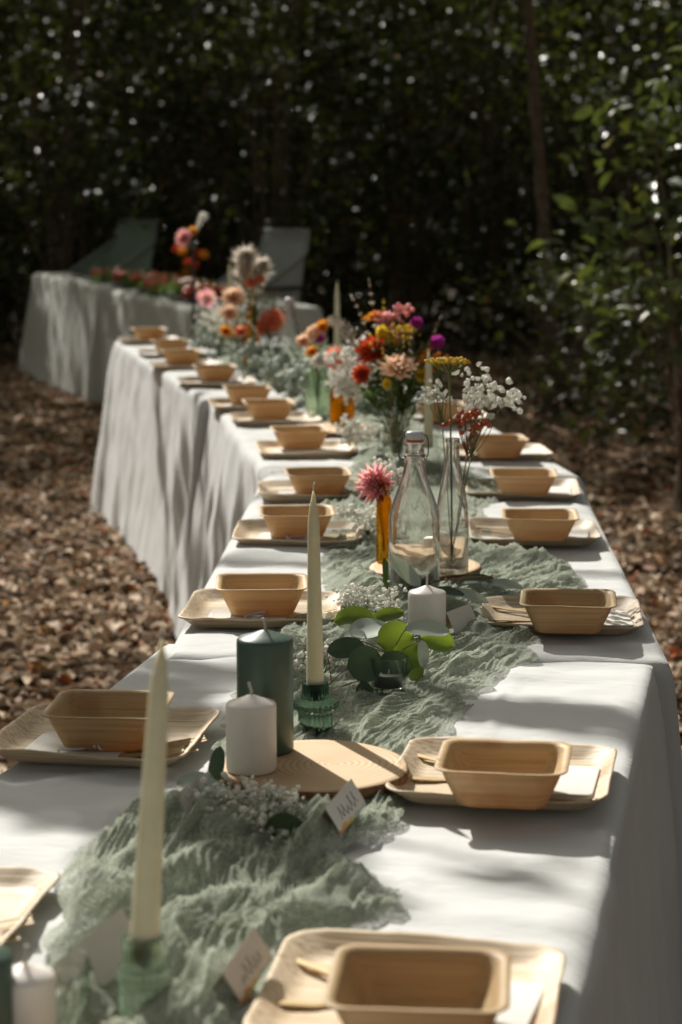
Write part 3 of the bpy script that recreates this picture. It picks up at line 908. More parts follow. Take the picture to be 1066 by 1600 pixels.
# plate centre px, bowl centre px, turn of plate (deg), turn of bowl
RIGHT = [((642, 1572), (655, 1622), -9, -5), ((788, 1222), (787, 1250), -10, -8), ((877, 971), (887, 983), -5, -6), ((833, 839), (843, 842), -2, -3), ((816, 772), (818, 772), -3, -2), ((778, 712), (777, 713), 4, 3), ((690, 655), (690, 656), 6, 5)]
LEFT = [((-150, 1440), (-190, 1450), -8, -6), ((166, 1160), (172, 1162), -9, -4), ((413, 961), (410, 956), -4, 2), ((468, 841), (464, 836), -1, 3), ((492, 773), (497, 770), 2, 5), ((479, 708), (469, 698), 6, 8), ((430, 660), (420, 652), 7, 8),
        ((392, 637), (387, 628), 9, 8), ((338, 601), (336, 592), 12, 10), ((288, 575), (283, 566), 12, 12), ((268, 556), (267, 549), 13, 12), ((234, 536), (233, 529), 13, 14)]
for side, rows in (('right', RIGHT), ('left', LEFT)):
    for i, (pp, bp, pr, br) in enumerate(rows):
        bp = (bp[0], bp[1] + 4)
        where = f'{ORD[i]} from the front on the {side} side' if i else f'closest to the camera on the {side} side'
        far = i > (4 if side == 'right' else 4)
        x, y, z = at(*pp, .7475)
        k = (i * 2 + (side == 'left')) % 5
        p = link('plate', PM[k], loc=(x, y, .7455), rot=(0, 0, R(pr + 90 * (i % 2) * 0)))
        tag(p, f'square palm-leaf plate, {where} of the table', 'plate', 'square palm-leaf plates')
        bx_, by_, _ = at(*bp, .752)
        # napkin lies in the plate, half under the bowl
        sgn = 1 if side == 'right' else -1
        ca, sa = math.cos(R(pr)), math.sin(R(pr))
        def loc(u, v, zz): return (x + u * ca - v * sa, y + u * sa + v * ca, zz)
        if side == 'right':
            nl, nr_ = loc(.055, -.008, .7500), R(pr - 6 + 5 * (i % 3))
        else:
            nl, nr_ = loc(-.022, -.052, .7500), R(pr + 83 + 6 * (i % 3))
        nk = link('napkin', NM, loc=nl, rot=(0, 0, nr_))
        tag(nk, f'folded off-white napkin in the plate {where}', 'napkin', 'folded napkins')
        b = link('bowl', BM[(k + 2) % 5], loc=(bx_, by_, .7578), rot=(0, 0, R(br)))
        tag(b, f'square palm-leaf bowl, {where} of the table', 'bowl', 'square palm-leaf bowls')
        if far: continue
        if side == 'right':
            put = (('knife', -.070, -.018, .7505, 8), ('fork', -.060, .030, .7560, -38), ('spoon', -.050, .052, .7545, -14))
        else:
            put = (('knife', .052, -.070, .7505, 8), ('fork', .058, -.048, .7525, 22), ('spoon', .040, -.086, .7545, 2))
        for nm, u, v, zz, an in put:
            c = link(nm, CM[nm], loc=loc(u, v, zz), rot=(R(4), R(-3 if side == 'right' else -5), R(pr + an + 180 * (side == 'right' and nm == 'knife'))))
            tag(c, f'pale wooden {nm} in the plate {where}', nm, f'wooden {nm}s')
        if side == 'left' and i:
            tw = obj('twine_bow', twine_mesh(), M['twine'], loc=loc(-.012, -.082, .7585), rot=(0, 0, i))
            tag(tw, f'loose lilac twine on the napkin {where}', 'twine', 'twine bows')


# ================================================================== CANDLES
def pillar(label, px, py, r, h, mat, z=.7475, name='pillar_candle', dent=.006, group=None):
    x, y, _ = at(px, py, z)
    t = thing(name, label, 'candle', (x, y, z), random.uniform(0, 6), group)
    prof = [(.001, 0), (r * .94, 0), (r, .003), (r, h - .005), (r * .985, h - .0015), (r * .93, h + .0005), (r * .55, h + .004), (r * .2, h + .0085), (.0008, h + .010)]
    obj('wax_body', MB().add(*lathe(prof, 56)), mat, t)
    obj('wick', MB().add(*tube([(0, 0, h + .006), (.0006, 0, h + .014), (-.001, .0006, h + .019), (-.002, .001, h + .024)], .0018, 6)), M['wick'], t)
    return t


def holder_profile(k=1.0):
    o = [(.026, .0), (.0295, .0015), (.0265, .010), (.0255, .030), (.027, .037), (.0345, .043), (.0365, .0475), (.034, .052), (.024, .057), (.0205, .063), (.0205, .082), (.0195, .084)]
    i = [(.0145, .083), (.0135, .078), (.0135, .056), (.012, .054), (.0005, .054)]
    return [(r * k, z * k) for r, z in [(.0005, 0)] + o + i]


def holder(label, px, py, mat, k=1.0, z=.752, flutes=24, straight=False):
    x, y, _ = at(px, py, z)
    t = thing('candle_holder', label, 'candle holder', (x, y, z), .3)
    prof = holder_profile(k)
    if straight:      # slim ribbed cylinder with two beaded rings under a plain cup
        prof = [(.0005, 0), (.0180, 0), (.0194, .002), (.0194, .034), (.0180, .036), (.0200, .0385), (.0206, .041), (.0198, .0435), (.0206, .0465), (.0200, .049), (.0168, .051), (.0164, .054), (.0166, .071), (.0172, .0735), (.0162, .0745), (.0142, .073), (.0134, .070), (.0132, .052), (.011, .0505), (.0005, .0505)]
    elif k == 1.0 and mat is M['dark_green_glass']:
        prof = [(r * (.80 if r > .0150 else 1.0), zz * .76) for r, zz in prof]
    mod = lambda a, zz: 1 + ((.045 * math.cos(flutes * a)) if .002 < zz < .040 * k else .028 * math.cos(flutes * a) if zz < .052 * k else .012 * math.cos(flutes * a) if zz < .0835 * k else 0)
    obj('glass_body', MB().add(*lathe(prof, 168, mod)), mat, t)
    return (x, y, z + (.051 if straight else .0418 if mat is M['dark_green_glass'] else .0545 * k))


def taper(label, base, h, r0=.0118, lean=(0, 0), mat=None):
    t = thing('taper_candle', label, 'candle', base)
    q = np.linspace(0, 1, 14)
    pts = [(lean[0] * s, lean[1] * s, h * s) for s in q]
    rad = [r0 * (1 - .42 * s) if s < .88 else r0 * .63 * (1 - (s - .88) / .12 * .92) for s in q]
    obj('wax_body', MB().add(*tube(pts, rad, 32)), mat or M['wax_cream'], t)
    obj('wick', MB().add(*tube([(lean[0], lean[1], h - .003), (lean[0] + .0005, lean[1], h + .006), (lean[0] + .002, lean[1], h + .010)], .0009, 5)), M['wick'], t)
    return t


def wood_slice(label, px, py, r, z=.7475, th=.012, oval=1.0, rz=0):
    x, y, _ = at(px, py, z + th)
    t = thing('wood_slice', label, 'wood slice', (x, y, z), rz, 'wood slices')
    rng = np.random.default_rng(int(px)); ph = rng.uniform(0, 6.28, 4)
    def ring(s, zz):
        a = np.linspace(0, 2 * math.pi, 90, endpoint=False)
        rr = r * s * (1 + .018 * np.sin(2 * a + ph[0]) + .012 * np.sin(3 * a + ph[1]) + .006 * np.sin(7 * a + ph[2]))
        return np.stack([rr * np.cos(a), oval * rr * np.sin(a), np.full(90, zz)], -1)
    top = [ring(s, th) for s in (.02, .3, .6, .9, .975)] + [ring(.985, th - .0012)]
    obj('cut_face', MB().add(*loft(top, True, False)), M['rings'], t)
    bark = [ring(.985, th - .0014), ring(1.0, th - .0022), ring(1.008, th * .5), ring(1.0, .0012), ring(.97, 0), ring(.02, 0)]
    obj('bark_rim', MB().add(*loft(bark, False, True)), M['slice_bark'], t)
    return z + th


# ---- near group
zs = wood_slice('pale wood slice with tree rings under the green and white pillar candles', 491, 1194, .112, .7535, .013, 1.0, .5)
pillar('tall dark green pillar candle on the nearest wood slice', 415, 1172, .0335, .136, M['wax_green'], zs + .0006)
pillar('short white pillar candle in front of the tall green one', 393, 1203, .029, .079, M['wax_white'], zs + .0006)
hb = holder('ribbed dark green glass holder behind the wood slice', 493, 1144, M['dark_green_glass'], 1.0, .757)
taper('cream taper candle in the dark green ribbed holder', hb, .262, .0112, lean=(-.002, .0))
hb = holder('ribbed pale green glass holder of the closest taper candle', 225, 1600, M['green_glass'], 1.0, .756, 22, True)
taper('cream taper candle nearest the camera, leaning slightly right', hb, .268, .0125, lean=(.018, .01))
pillar('white pillar candle cut by the bottom left corner', 42, 1640, .024, .062, M['wax_white'], .757)
pillar('dark green pillar candle at the left edge of the picture', -32, 1655, .028, .085, M['wax_green'], .757)
pillar('white pillar candle between the bottle and the round eucalyptus leaves', 667, 996, .0285, .070, M['wax_white'], .757)
wood_slice('wood slice at the bottom edge beside the pale green holder', 60, 1668, .12, .745, .012)


def tealight(label, px, py, z=.758, k=1.0):
    x, y, _ = at(px, py, z)
    t = thing('tealight_glass', label, 'tealight', (x, y, z))
    g_ = [(.0005, 0), (.021, 0), (.0225, .002), (.0255, .045), (.0262, .0465), (.025, .0465), (.0243, .045), (.021, .006), (.0005, .005)]
    obj('glass_cup', MB().add(*lathe([(a * k, b * k) for a, b in g_], 48)), M['vase_glass'], t)
    obj('tin_cup', MB().add(*lathe([(.0005, .0055), (.0188, .0055), (.0192, .0215), (.0196, .0222), (.0184, .0222), (.0182, .019), (.0005, .019)], 40)), M['metal'], t)
    obj('wax', MB().add(*lathe([(.0005, .0194), (.0181, .0194), (.0178, .0206), (.0005, .021)], 40)), M['wax_white'], t)
    obj('wick', MB().add(*tube([(0, 0, .020), (.001, 0, .028)], .001, 5)), M['wick'], t)


tealight('small glass tealight under the round eucalyptus leaves', 607, 1078)


def tumbler(label, px, py, r, h, mat, z=.755, name='glass_tumbler', cat='glass'):
    x, y, _ = at(px, py, z)
    t = thing(name, label, cat, (x, y, z))
    obj('glass_body', MB().add(*lathe([(.0005, 0), (r * .86, 0), (r * .9, .002), (r, h - .001), (r * .985, h), (r * .95, h - .001), (r * .86, .007), (.0005, .006)], 48)), mat, t)
    return x, y, z


tumbler('small clear glass beside the white candle in the bottom left', 108, 1610, .018, .062, M['vase_glass'])


# ================================================================== BOTTLES
def bottle(name, label, px, py, prof, mat, z, mod=None, seg=72, wall=.0028, cat='bottle'):
    x, y, _ = at(px, py, z)
    t = thing(name, label, cat, (x, y, z), .35)
    inner = [(max(.0005, r - wall), max(zz, .006)) for r, zz in prof[::-1] if zz > .004]
    inner = [q for q in inner] + [(.0005, .007)]
    obj('glass_body', MB().add(*lathe([(.0005, .0)] + prof + inner, seg, mod)), mat, t)
    return t, (x, y, z)


def swing_top(t, zt, r):
    """porcelain stopper, rubber ring and wire bail on a bottle neck"""
    obj('stopper', MB().add(*lathe([(.0005, zt + .004), (r * .95, zt + .004), (r * 1.05, zt + .006), (r * 1.05, zt + .014), (r * .85, zt + .0175), (.0005, zt + .018)], 32)), M['porcelain'], t)
    obj('rubber_ring', MB().add(*lathe([(.0005, zt + .0002), (r * .98, zt + .0002), (r * 1.04, zt + .002), (r * .98, zt + .0042), (.0005, zt + .0042)], 32)), M['rubber'], t)
    for s in (-1, 1):
        b = [(s * r * 1.08, 0, zt + .011), (s * r * 1.55, .001, zt + .009), (s * r * 1.8, .003, zt - .010), (s * r * 1.75, .006, zt - .026), (s * r * 1.25, .004, zt - .030), (s * r * 1.12, .002, zt - .020)]
        c = [np.array(q) for q in b]
        pts = [c[0]]
        for k in range(len(c) - 1): pts += [c[k] * .6 + c[k + 1] * .4, c[k] * .2 + c[k + 1] * .8]
        obj('wire_bail', MB().add(*tube(pts + [c[-1]], .0011, 6)), M['wire'], t)
    obj('wire_collar', MB().add(*tube([(r * 1.22 * math.cos(a), r * 1.22 * math.sin(a), zt - .021) for a in np.linspace(0, 6.28, 25)], .001, 5)), M['wire'], t)


SW = [(.039, .0), (.0425, .003), (.0428, .010), (.0428, .095), (.0425, .128), (.040, .142), (.034, .160), (.026, .182), (.0195, .202), (.0165, .218), (.0155, .228), (.0172, .2295), (.0172, .2345), (.0155, .236), (.0152, .246), (.0168, .248), (.0168, .2535), (.0150, .255)]
octo = lambda a, z: 1 + (.022 * math.cos(8 * a) if .012 < z < .125 else 0)
t, pos = bottle('swing_top_bottle', 'clear swing-top glass bottle with red seal, in the middle of the table', 647, 930, SW, M['glass'], .756, octo)
swing_top(t, .255, .0145)
BOTTLE1 = pos
zs2 = wood_slice('wood slice under the amber bottle behind the swing-top bottle', 665, 884, .108, .752, .013, .9, 1.1)
SL = [(.027, 0), (.0285, .002), (.0288, .01), (.0285, .085), (.0275, .11), (.024, .135), (.0175, .165), (.0125, .195), (.0112, .215), (.0112, .224), (.0125, .225), (.0125, .231), (.0112, .232)]
AM = [(.0125, 0), (.0138, .002), (.0138, .10), (.0130, .112), (.0095, .122), (.0092, .136), (.0105, .137), (.0105, .142), (.009, .143)]
_, V_CLEAR = bottle('bud_vase', 'slender clear bottle holding yarrow and white sprays', 706, 894, SL, M['glass'], zs2 + .001, lambda a, z: 1 + (.03 * math.cos(6 * a) if .01 < z < .12 else 0), cat='vase')
_, V_AMBER = bottle('bud_vase', 'narrow amber glass bottle holding the pink dahlia', 600, 878, AM, M['amber'], zs2 + .001, cat='vase')
pillar('small white candle behind the slender clear bottle', 684, 880, .019, .040, M['wax_white'], zs2 + .001)
_, V_BIG = bottle('flower_vase', 'clear glass vase holding the large mixed bouquet', 620, 722, [(.034, 0), (.037, .002), (.038, .01), (.034, .05), (.032, .10), (.036, .145), (.038, .15), (.036, .151)], M['vase_glass'], .756, lambda a, z: 1 + .02 * math.cos(10 * a), cat='vase')
zs3 = wood_slice('wood slice under the yellow amber jar', 525, 668, .115, .752, .011)
_, V_JAR = bottle('amber_jar', 'golden amber glass jar with coral flowers on a wood slice', 535, 662, [(.030, 0), (.034, .002), (.0345, .01), (.0345, .085), (.030, .098), (.024, .106), (.024, .118), (.027, .119), (.027, .124), (.024, .125)], M['amber'], zs3 + .001, cat='vase')
_, V_GREEN = bottle('flower_vase', 'green glass vase with pale flowers left of the amber jar', 497, 650, [(.028, 0), (.033, .002), (.036, .03), (.036, .08), (.030, .115), (.022, .135), (.025, .15)], M['bottle_green'], .756, cat='vase')
t, pos = bottle('swing_top_bottle', 'clear swing-top bottle with orange seal far along the table', 453, 590, SW, M['glass'], .756, octo)
swing_top(t, .255, .0145)
_, V_F1 = bottle('bud_vase', 'clear slim bottle among the farthest flowers', 372, 572, SL, M['vase_glass'], .756, cat='vase')
_, V_F2 = bottle('bud_vase', 'brown amber slim bottle among the farthest flowers', 394, 572, [(r * 1.15, z * 1.1) for r, z in SL], M['amber'], .756, cat='vase')
_, V_F3 = bottle('bud_vase', 'small clear vase of the round coral flower', 421, 583, [(.028, 0), (.032, .004), (.032, .07), (.02, .11), (.019, .13), (.023, .135)], M['vase_glass'], .756, cat='vase')
_, V_END = bottle('flower_vase', 'clear bottle at the far end of the fourth table', 318, 540, [(.04, 0), (.045, .01), (.04, .07), (.02, .13), (.016, .19), (.02, .2)], M['vase_glass'], .75, cat='vase')
hb = holder('clear ribbed holder beyond the amber jar', 527, 600, M['vase_glass'], 1.0, .756)
taper('cream taper candle among the far flowers behind the amber jar', hb, .28)
hb = holder('clear ribbed holder among the farthest flowers', 360, 556, M['vase_glass'], 1.0, .756)
taper('cream taper candle farthest along the table', hb, .30)
hb = holder('clear ribbed holder behind the slender clear bottle', 669, 735, M['vase_glass'], 1.0, .756)
taper('cream taper candle between the bouquet and the slender bottle', hb, .225)


# ================================================================== PLACE CARDS
def card_face_mat(seed):
    m, nt, p, out = new_mat('card_front')
    c = nt.nodes.new('ShaderNodeTexCoord'); sp = nt.nodes.new('ShaderNodeSeparateXYZ')
    nt.links.new(c.outputs['Object'], sp.inputs[0])
    n = tex(nt, 'ShaderNodeTexNoise', 60, Detail=3)
    # a loose watercolour band along the foot of the card
    mm = nt.nodes.new('ShaderNodeMath'); mm.operation = 'MULTIPLY_ADD'; mm.inputs[1].default_value = .014
    nt.links.new(n.outputs['Fac'], mm.inputs[0]); nt.links.new(sp.outputs['Z'], mm.inputs[2])
    band = nt.nodes.new('ShaderNodeMapRange'); band.inputs['From Min'].default_value = .0125; band.inputs['From Max'].default_value = .0095
    nt.links.new(mm.outputs[0], band.inputs['Value'])
    xr = nt.nodes.new('ShaderNodeMapRange'); xr.inputs['From Min'].default_value = -.043; xr.inputs['From Max'].default_value = .043
    nt.links.new(sp.outputs['X'], xr.inputs['Value'])
    rainbow = ramp(nt, xr.outputs[0], [(0, (.70, .20, .05)), (.3, (.74, .42, .12)), (.5, (.62, .58, .25)), (.7, (.30, .50, .52)), (1, (.70, .62, .55))])
    mx = nt.nodes.new('ShaderNodeMixRGB'); mx.inputs[1].default_value = (.76, .73, .67, 1)
    nt.links.new(band.outputs[0], mx.inputs[0]); nt.links.new(rainbow, mx.inputs[2])
    nt.links.new(mx.outputs[0], p.inputs['Base Color']); p.inputs['Roughness'].default_value = .8
    add_translucent(m, .12, (.7, .5, .2))
    return m


M['card_front'] = card_face_mat(1)


def place_card(label, px, py, rz, z=.765, w=.078, h=.029, spread=.016, roll=0, script=True, seed=1):
    x, y, _ = at(px, py, z)
    t = thing('place_card', label, 'place card', (x, y, z), rz, 'place cards')
    t.rotation_euler = (0, roll, rz)
    def panel(s):
        v, f = [], []
        for i, a in enumerate(np.linspace(0, 1, 5)):
            for b in (-.5, .5):
                yy = s * spread * (1 - a) * (1 + .08 * math.sin(a * 3.1)); v.append((b * w, yy, h * a))
        for i, a in enumerate(np.linspace(0, 1, 5)):
            for b in (-.5, .5):
                yy = s * spread * (1 - a) * (1 + .08 * math.sin(a * 3.1)) - s * .0004; v.append((b * w, yy, h * a - .0003))
        for i in range(4):
            f += [(2 * i, 2 * i + 1, 2 * i + 3, 2 * i + 2), (10 + 2 * i, 10 + 2 * i + 2, 10 + 2 * i + 3, 10 + 2 * i + 1)]
            f += [(2 * i, 2 * i + 2, 12 + 2 * i, 10 + 2 * i), (2 * i + 1, 11 + 2 * i, 13 + 2 * i, 2 * i + 3)]
        return MB().add(v, f)
    fr = obj('front_panel', panel(-1), M['card_front'] if script else M['paper'], t, False)
    obj('back_panel', panel(1), M['paper'], t, False)
    if script:
        rng = np.random.default_rng(seed); mb = MB()
        xx = -.022
        strokes = []
        for k in range(5):          # joined-up handwriting: loops and tall strokes
            tall = rng.choice([.009, .018, .008, .016]); wd = rng.uniform(.007, .010)
            strokes += [(xx + wd * (q + .25 * math.sin(6.28 * q)), .004 + tall * max(0, math.sin(math.pi * q)) + .0015 * math.sin(9 * q + k)) for q in np.linspace(0, 1, 9)]
            xx += wd * 1.08
        pts = []
        for u, vv in strokes:
            a = (.006 + vv * .75) / h; pts.append((u, -spread * (1 - a) * (1 + .08 * math.sin(a * 3.1)) - .0006, h * a))
        mb.add(*tube(pts, .00028, 4))
        obj('handwriting', mb, M['ink'], fr)
    return t


place_card('white tent place card with its plain side lit, beside the closest taper candle', 150, 1528, R(58), .764, roll=R(-13), script=False, h=.042, spread=.022, w=.095)
place_card('tilted place card with writing beside the closest plate on the right', 376, 1530, R(72), .766, roll=R(-10), seed=4)
place_card('place card with writing in front of the nearest wood slice', 531, 1278, R(69), .766, roll=R(-8), seed=9)
place_card('place card half hidden under the near white blossoms', 302, 1262, R(66), .764, roll=R(-5), seed=12)
place_card('small place card in shade right of the central white candle', 716, 985, R(60), .757, h=.035, script=False)


# ================================================================== FLOWERS AND GREENERY
def frame_from(d, roll=0):
    d = np.array(d, float); d /= np.linalg.norm(d)
    a = np.cross(d, (0, 0, 1) if abs(d[2]) < .95 else (1, 0, 0)); a /= np.linalg.norm(a); b = np.cross(d, a)
    c, s = math.cos(roll), math.sin(roll)
    return np.stack([c * a + s * b, -s * a + c * b, d], 1)        # columns x,y,z


def petal_tpl(L, W, cup=.2, n=4, tip=.25):
    v, f = [], []
    for i in range(n + 1):
        s = i / n; w = W * (math.sin(math.pi * min(1, .18 + .72 * s)) ** .8) * (1 if s < .99 else tip)
        for j in (-1, 0, 1): v.append((L * s, j * w / 2, cup * L * s * s + abs(j) * W * .18))
    for i in range(n):
        for j in range(2): a = i * 3 + j; f.append((a, a + 3, a + 4, a + 1))
    return np.array(v), f


def rotz(a): c, s = math.cos(a), math.sin(a); return np.array([(c, -s, 0), (s, c, 0), (0, 0, 1)])
def roty(a): c, s = math.cos(a), math.sin(a); return np.array([(c, 0, s), (0, 1, 0), (-s, 0, c)])


def dahlia_mb(r, layers=6, n0=13, open_=.15, slim=.34):
    mb = MB()
    for k in range(layers):
        q = k / max(1, layers - 1)
        L = r * (1 - .55 * q); el = open_ + (1.35 - open_) * q ** 1.2
        n = max(5, int(n0 * (1 - .45 * q)))
        tv, tf = petal_tpl(L, r * slim * (1 - .2 * q), .18)
        for i in range(n):
            m = np.eye(4); m[:3, :3] = rotz(2 * math.pi * (i + .5 * (k % 2)) / n + random.uniform(-.08, .08)) @ roty(-el + random.uniform(-.12, .12)); m[:3, 3] = (0, 0, r * .12 * q)
            mb.add(tv, tf, m)
    return mb


def pompon_mb(r, n=110, ps=.5):
    mb = MB(); tv, tf = petal_tpl(r * ps, r * .34, .25, 3)
    for i in range(n):
        z = 1 - 1.75 * (i + .5) / n; a = i * 2.39996; q = math.sqrt(max(0, 1 - z * z))
        d = np.array([q * math.cos(a), q * math.sin(a), z])
        m = np.eye(4); f3 = frame_from(d, a); m[:3, :3] = np.stack([d * .75 + np.array([0, 0, .35]), f3[:, 0], f3[:, 1]], 1); m[:3, 3] = d * r * .5
        mb.add(tv, tf, m)
    mb.add(ICO_V * r * .55, ICO_F)
    return mb


def balls_mb(pts, r, jit=.35):
    mb = MB()
    for p in pts:
        s = r * random.uniform(1 - jit, 1 + jit); v = ICO_V * (1 + np.random.default_rng(len(mb.v)).uniform(-.5, .35, (12, 1)))
        mb.add(v * s + np.array(p), ICO_F)
    return mb


LEAF_T = []
def leaf_tpl(L, W, curl=.15, n=8, rnd=False):
    """leaf along +X from its stalk, gently cupped"""
    v, f = [], []
    for i in range(n + 1):
        s = i / n
        w = W * (math.sqrt(max(0, 1 - (2 * s - 1) ** 2)) if rnd else math.sin(math.pi * s) ** .75 * (1.1 - .4 * s))
        if i == 0: w = W * .06
        if i == n: w = W * .04
        for j in (-1, -.5, 0, .5, 1):
            v.append((L * s, j * w / 2, -curl * L * (s - .3) ** 2 + .12 * W * abs(j) ** 1.5 + .01 * L * math.sin(9 * s + 3 * j)))
    for i in range(n):
        for j in range(4): a = i * 5 + j; f.append((a, a + 5, a + 6, a + 1))
    return np.array(v), f


def stem_thing(name, label, base, tip, bloom, bmat, r=.0016, bend=None, group=None, face=None, smat='stem', leaves=0, lsize=.04, cat='flower', kind='stuff', part='bloom'):
    """one cut flower: stem from its vase to a bloom at the tip"""
    base, tip = np.array(base, float), np.array(tip, float)
    t = thing(name, label, cat, tuple(base), 0, group)
    v = tip - base
    b = v * .5 + np.array(bend if bend is not None else (random.uniform(-.01, .01), 0, .03)) + np.array([-v[0] * .25, -v[1] * .25, v[2] * .1])
    path = bez((0, 0, 0), b, v, 10)
    obj('stem', MB().add(*tube(path, [r * (1 - .35 * s) for s in np.linspace(0, 1, 10)], 6)), M[smat], t)
    d = face if face is not None else path[-1] - path[-2]
    m = np.eye(4); m[:3, :3] = frame_from(d, random.uniform(0, 6)); m[:3, 3] = v
    if bloom is not None:
        bb = MB(); bb.add(np.concatenate(bloom.v), bloom.f, m)
        o = obj(part, bb, bmat, t)
        if kind: o['kind'] = kind
    for k in range(leaves):
        q = random.uniform(.35, .85); p = path[int(q * 9)]
        tv, tf = leaf_tpl(lsize * random.uniform(.7, 1.2), lsize * .3, .25, 5)
        mm = np.eye(4); mm[:3, :3] = rotz(random.uniform(0, 6.28)) @ roty(-random.uniform(.2, .9)); mm[:3, 3] = p
        obj('leaf', MB().add(tv, tf, mm), M['flower_leaf'], t)
    return t


def spray(label, base, tip, rad, n, ball, mat='white_petal', name='gypsophila_spray', flatz=.7, stems=14, group=None, smat='stem', up_=None, cat='flower spray'):
    """branching spray of tiny round blossoms"""
    base, tip = np.array(base, float), np.array(tip, float)
    t = thing(name, label, cat, tuple(base), 0, group)
    v = tip - base; L = np.linalg.norm(v); d = v / L
    fork = v * max(.2, 1 - 1.6 * rad / L)
    mb = MB(); mb.add(*tube(bez((0, 0, 0), fork * .5 + np.array([0, 0, .01]), fork, 6), .0011, 5))
    pts = []
    hubs = []
    for k in range(stems):
        q = RNG.normal(size=3); q /= np.linalg.norm(q); q = q * rad * random.uniform(.35, .95) * np.array([1, 1, flatz])
        h = v + q; hubs.append(h)
        mb.add(*tube(bez(fork, (fork + h) / 2 + RNG.normal(0, rad * .12, 3), h, 5), [.0009, .0008, .0007, .0006, .0005], 4, False))
    for i in range(n):
        h = hubs[i % stems]; q = h + RNG.normal(0, rad * .22, 3) * np.array([1, 1, flatz])
        pts.append(q)
        if i % 3 == 0: mb.add(*tube([h - d * .004, q], .0004, 3, False))
    o = obj('stem', mb, M[smat], t); o['kind'] = 'stuff'
    o = obj('blossoms', balls_mb(pts, ball), M[mat], t); o['kind'] = 'stuff'
    return t


def plume(label, base, tip, width, n=260, mat='plume', name='grass_plume', droop=.3, bend=None):
    base, tip = np.array(base, float), np.array(tip, float); v = tip - base
    t = thing(name, label, 'dried grass', tuple(base))
    path = bez((0, 0, 0), v * .5 + np.array(bend if bend is not None else (0, 0, .03)), v, 14)
    obj('stem', MB().add(*tube(path, .0011, 5)), M['stem_brown'], t)
    mb = MB(); L = np.linalg.norm(v)
    for i in range(n):
        q = .42 + .56 * random.random(); k = int(q * 13); p = path[k]; d = path[min(13, k + 1)] - path[max(0, k - 1)]; d = d / np.linalg.norm(d)
        w = width * math.sin(math.pi * min(1, (q - .36) / .66)) ** .7
        s = RNG.normal(size=3); s -= d * np.dot(s, d); s /= np.linalg.norm(s)
        e = p + d * w * 1.4 + s * w * random.uniform(.3, 1) - np.array([0, 0, droop * w])
        m_ = p + d * w * .7 + s * w * .35
        c = np.cross(d, s) * (.0011 if width < .02 else .0022 if width < .05 else .0035)
        mb.add([p - c, p + c, m_ - c * 1.3, m_ + c * 1.3, e], [(0, 1, 3, 2), (2, 3, 4)])
    o = obj('plume_hairs', mb, M[mat], t); o['kind'] = 'stuff'
    return t


# ---- eucalyptus: one sprig, each round leaf a part
def euca(label, base, nodes, leaves, group=None):
    """nodes: stem points (world); leaves: (photo x, y, depth, length, width, turn, tilt, pale) of each blade's centre"""
    base = np.array(base, float)
    t = thing('eucalyptus_sprig', label, 'eucalyptus', tuple(base), 0, group)
    pts = [np.array(p) - base for p in nodes]
    path = []
    for k in range(len(pts) - 1): path += [pts[k] * (1 - s) + pts[k + 1] * s for s in (0, .33, .66)]
    path.append(pts[-1])
    st = MB().add(*tube(path, [.0019 * (1 - .5 * k / len(path)) for k in range(len(path))], 6))
    obj('stem', st, M['stem_brown'], t)
    for (px, py, yy, L, W, turn, tilt, roll, pale) in leaves:
        c = np.array(up(px, py, yy)) - base
        rot = rotz(R(turn)) @ roty(-R(tilt)) @ np.array([(1, 0, 0), (0, math.cos(R(roll)), -math.sin(R(roll))), (0, math.sin(R(roll)), math.cos(R(roll)))])
        L, W = L * 1.12, W * 1.12
        tv, tf = leaf_tpl(L, W, .22, 10, True)
        tv = tv - np.array([L / 2, 0, 0])
        m = np.eye(4); m[:3, :3] = rot; m[:3, 3] = c
        o = obj('leaf', MB().add(tv, tf, m), M[('euca_shaded', 'euca_pale', 'euca_lit')[pale]], t)
        foot_ = c + rot @ np.array([-L / 2, 0, 0])
        near = min(path, key=lambda q: np.linalg.norm(q - foot_))
        if np.linalg.norm(near - foot_) < .09:
            obj('leaf_stalk', MB().add(*tube(bez(near, (near + foot_) / 2 + np.array([0, 0, .004]), foot_, 5), .0008, 5)), M['stem_brown'], o)
    return t


b0 = at(480, 1092, .757)
# blade list: px, py, depth, length, width, turn about z, tilt up, roll, leaf tone (shaded copy, pale, sunlit copy)
euca('sprig of round eucalyptus leaves lying before the central white candle', b0, [b0, up(540, 1075, 2.90), up(585, 1050, 2.93), up(625, 1010, 3.0), up(660, 985, 3.05)], [
    (570, 1037, 2.84, .044, .044, 10, 12, 80, 0), (618, 1039, 2.86, .042, .034, -15, -8, 72, 0), (568, 1086, 2.83, .036, .024, 10, -80, 70, 0), (541, 1013, 2.90, .048, .027, 12, 8, 60, 0),
    (555, 969, 3.10, .054, .042, 0, 6, 35, 2), (607, 961, 3.12, .048, .022, 25, 12, 40, 2), (618, 998, 2.98, .050, .044, 20, 10, 62, 2), (640, 1024, 2.92, .044, .036, -10, 5, 70, 2),
    (668, 984, 2.95, .056, .032, 3, 0, 28, 1), (684, 1002, 3.0, .044, .032, -10, -10, 48, 2), (578, 985, 3.02, .056, .045, 35, 14, 18, 1), (661, 1022, 2.90, .036, .016, 8, -82, 70, 1), (652, 1045, 2.94, .040, .03, -80, -35, 60, 2), (551, 997, 3.0, .036, .03, -15, 12, 25, 1)])
b1 = at(310, 1240, .765)
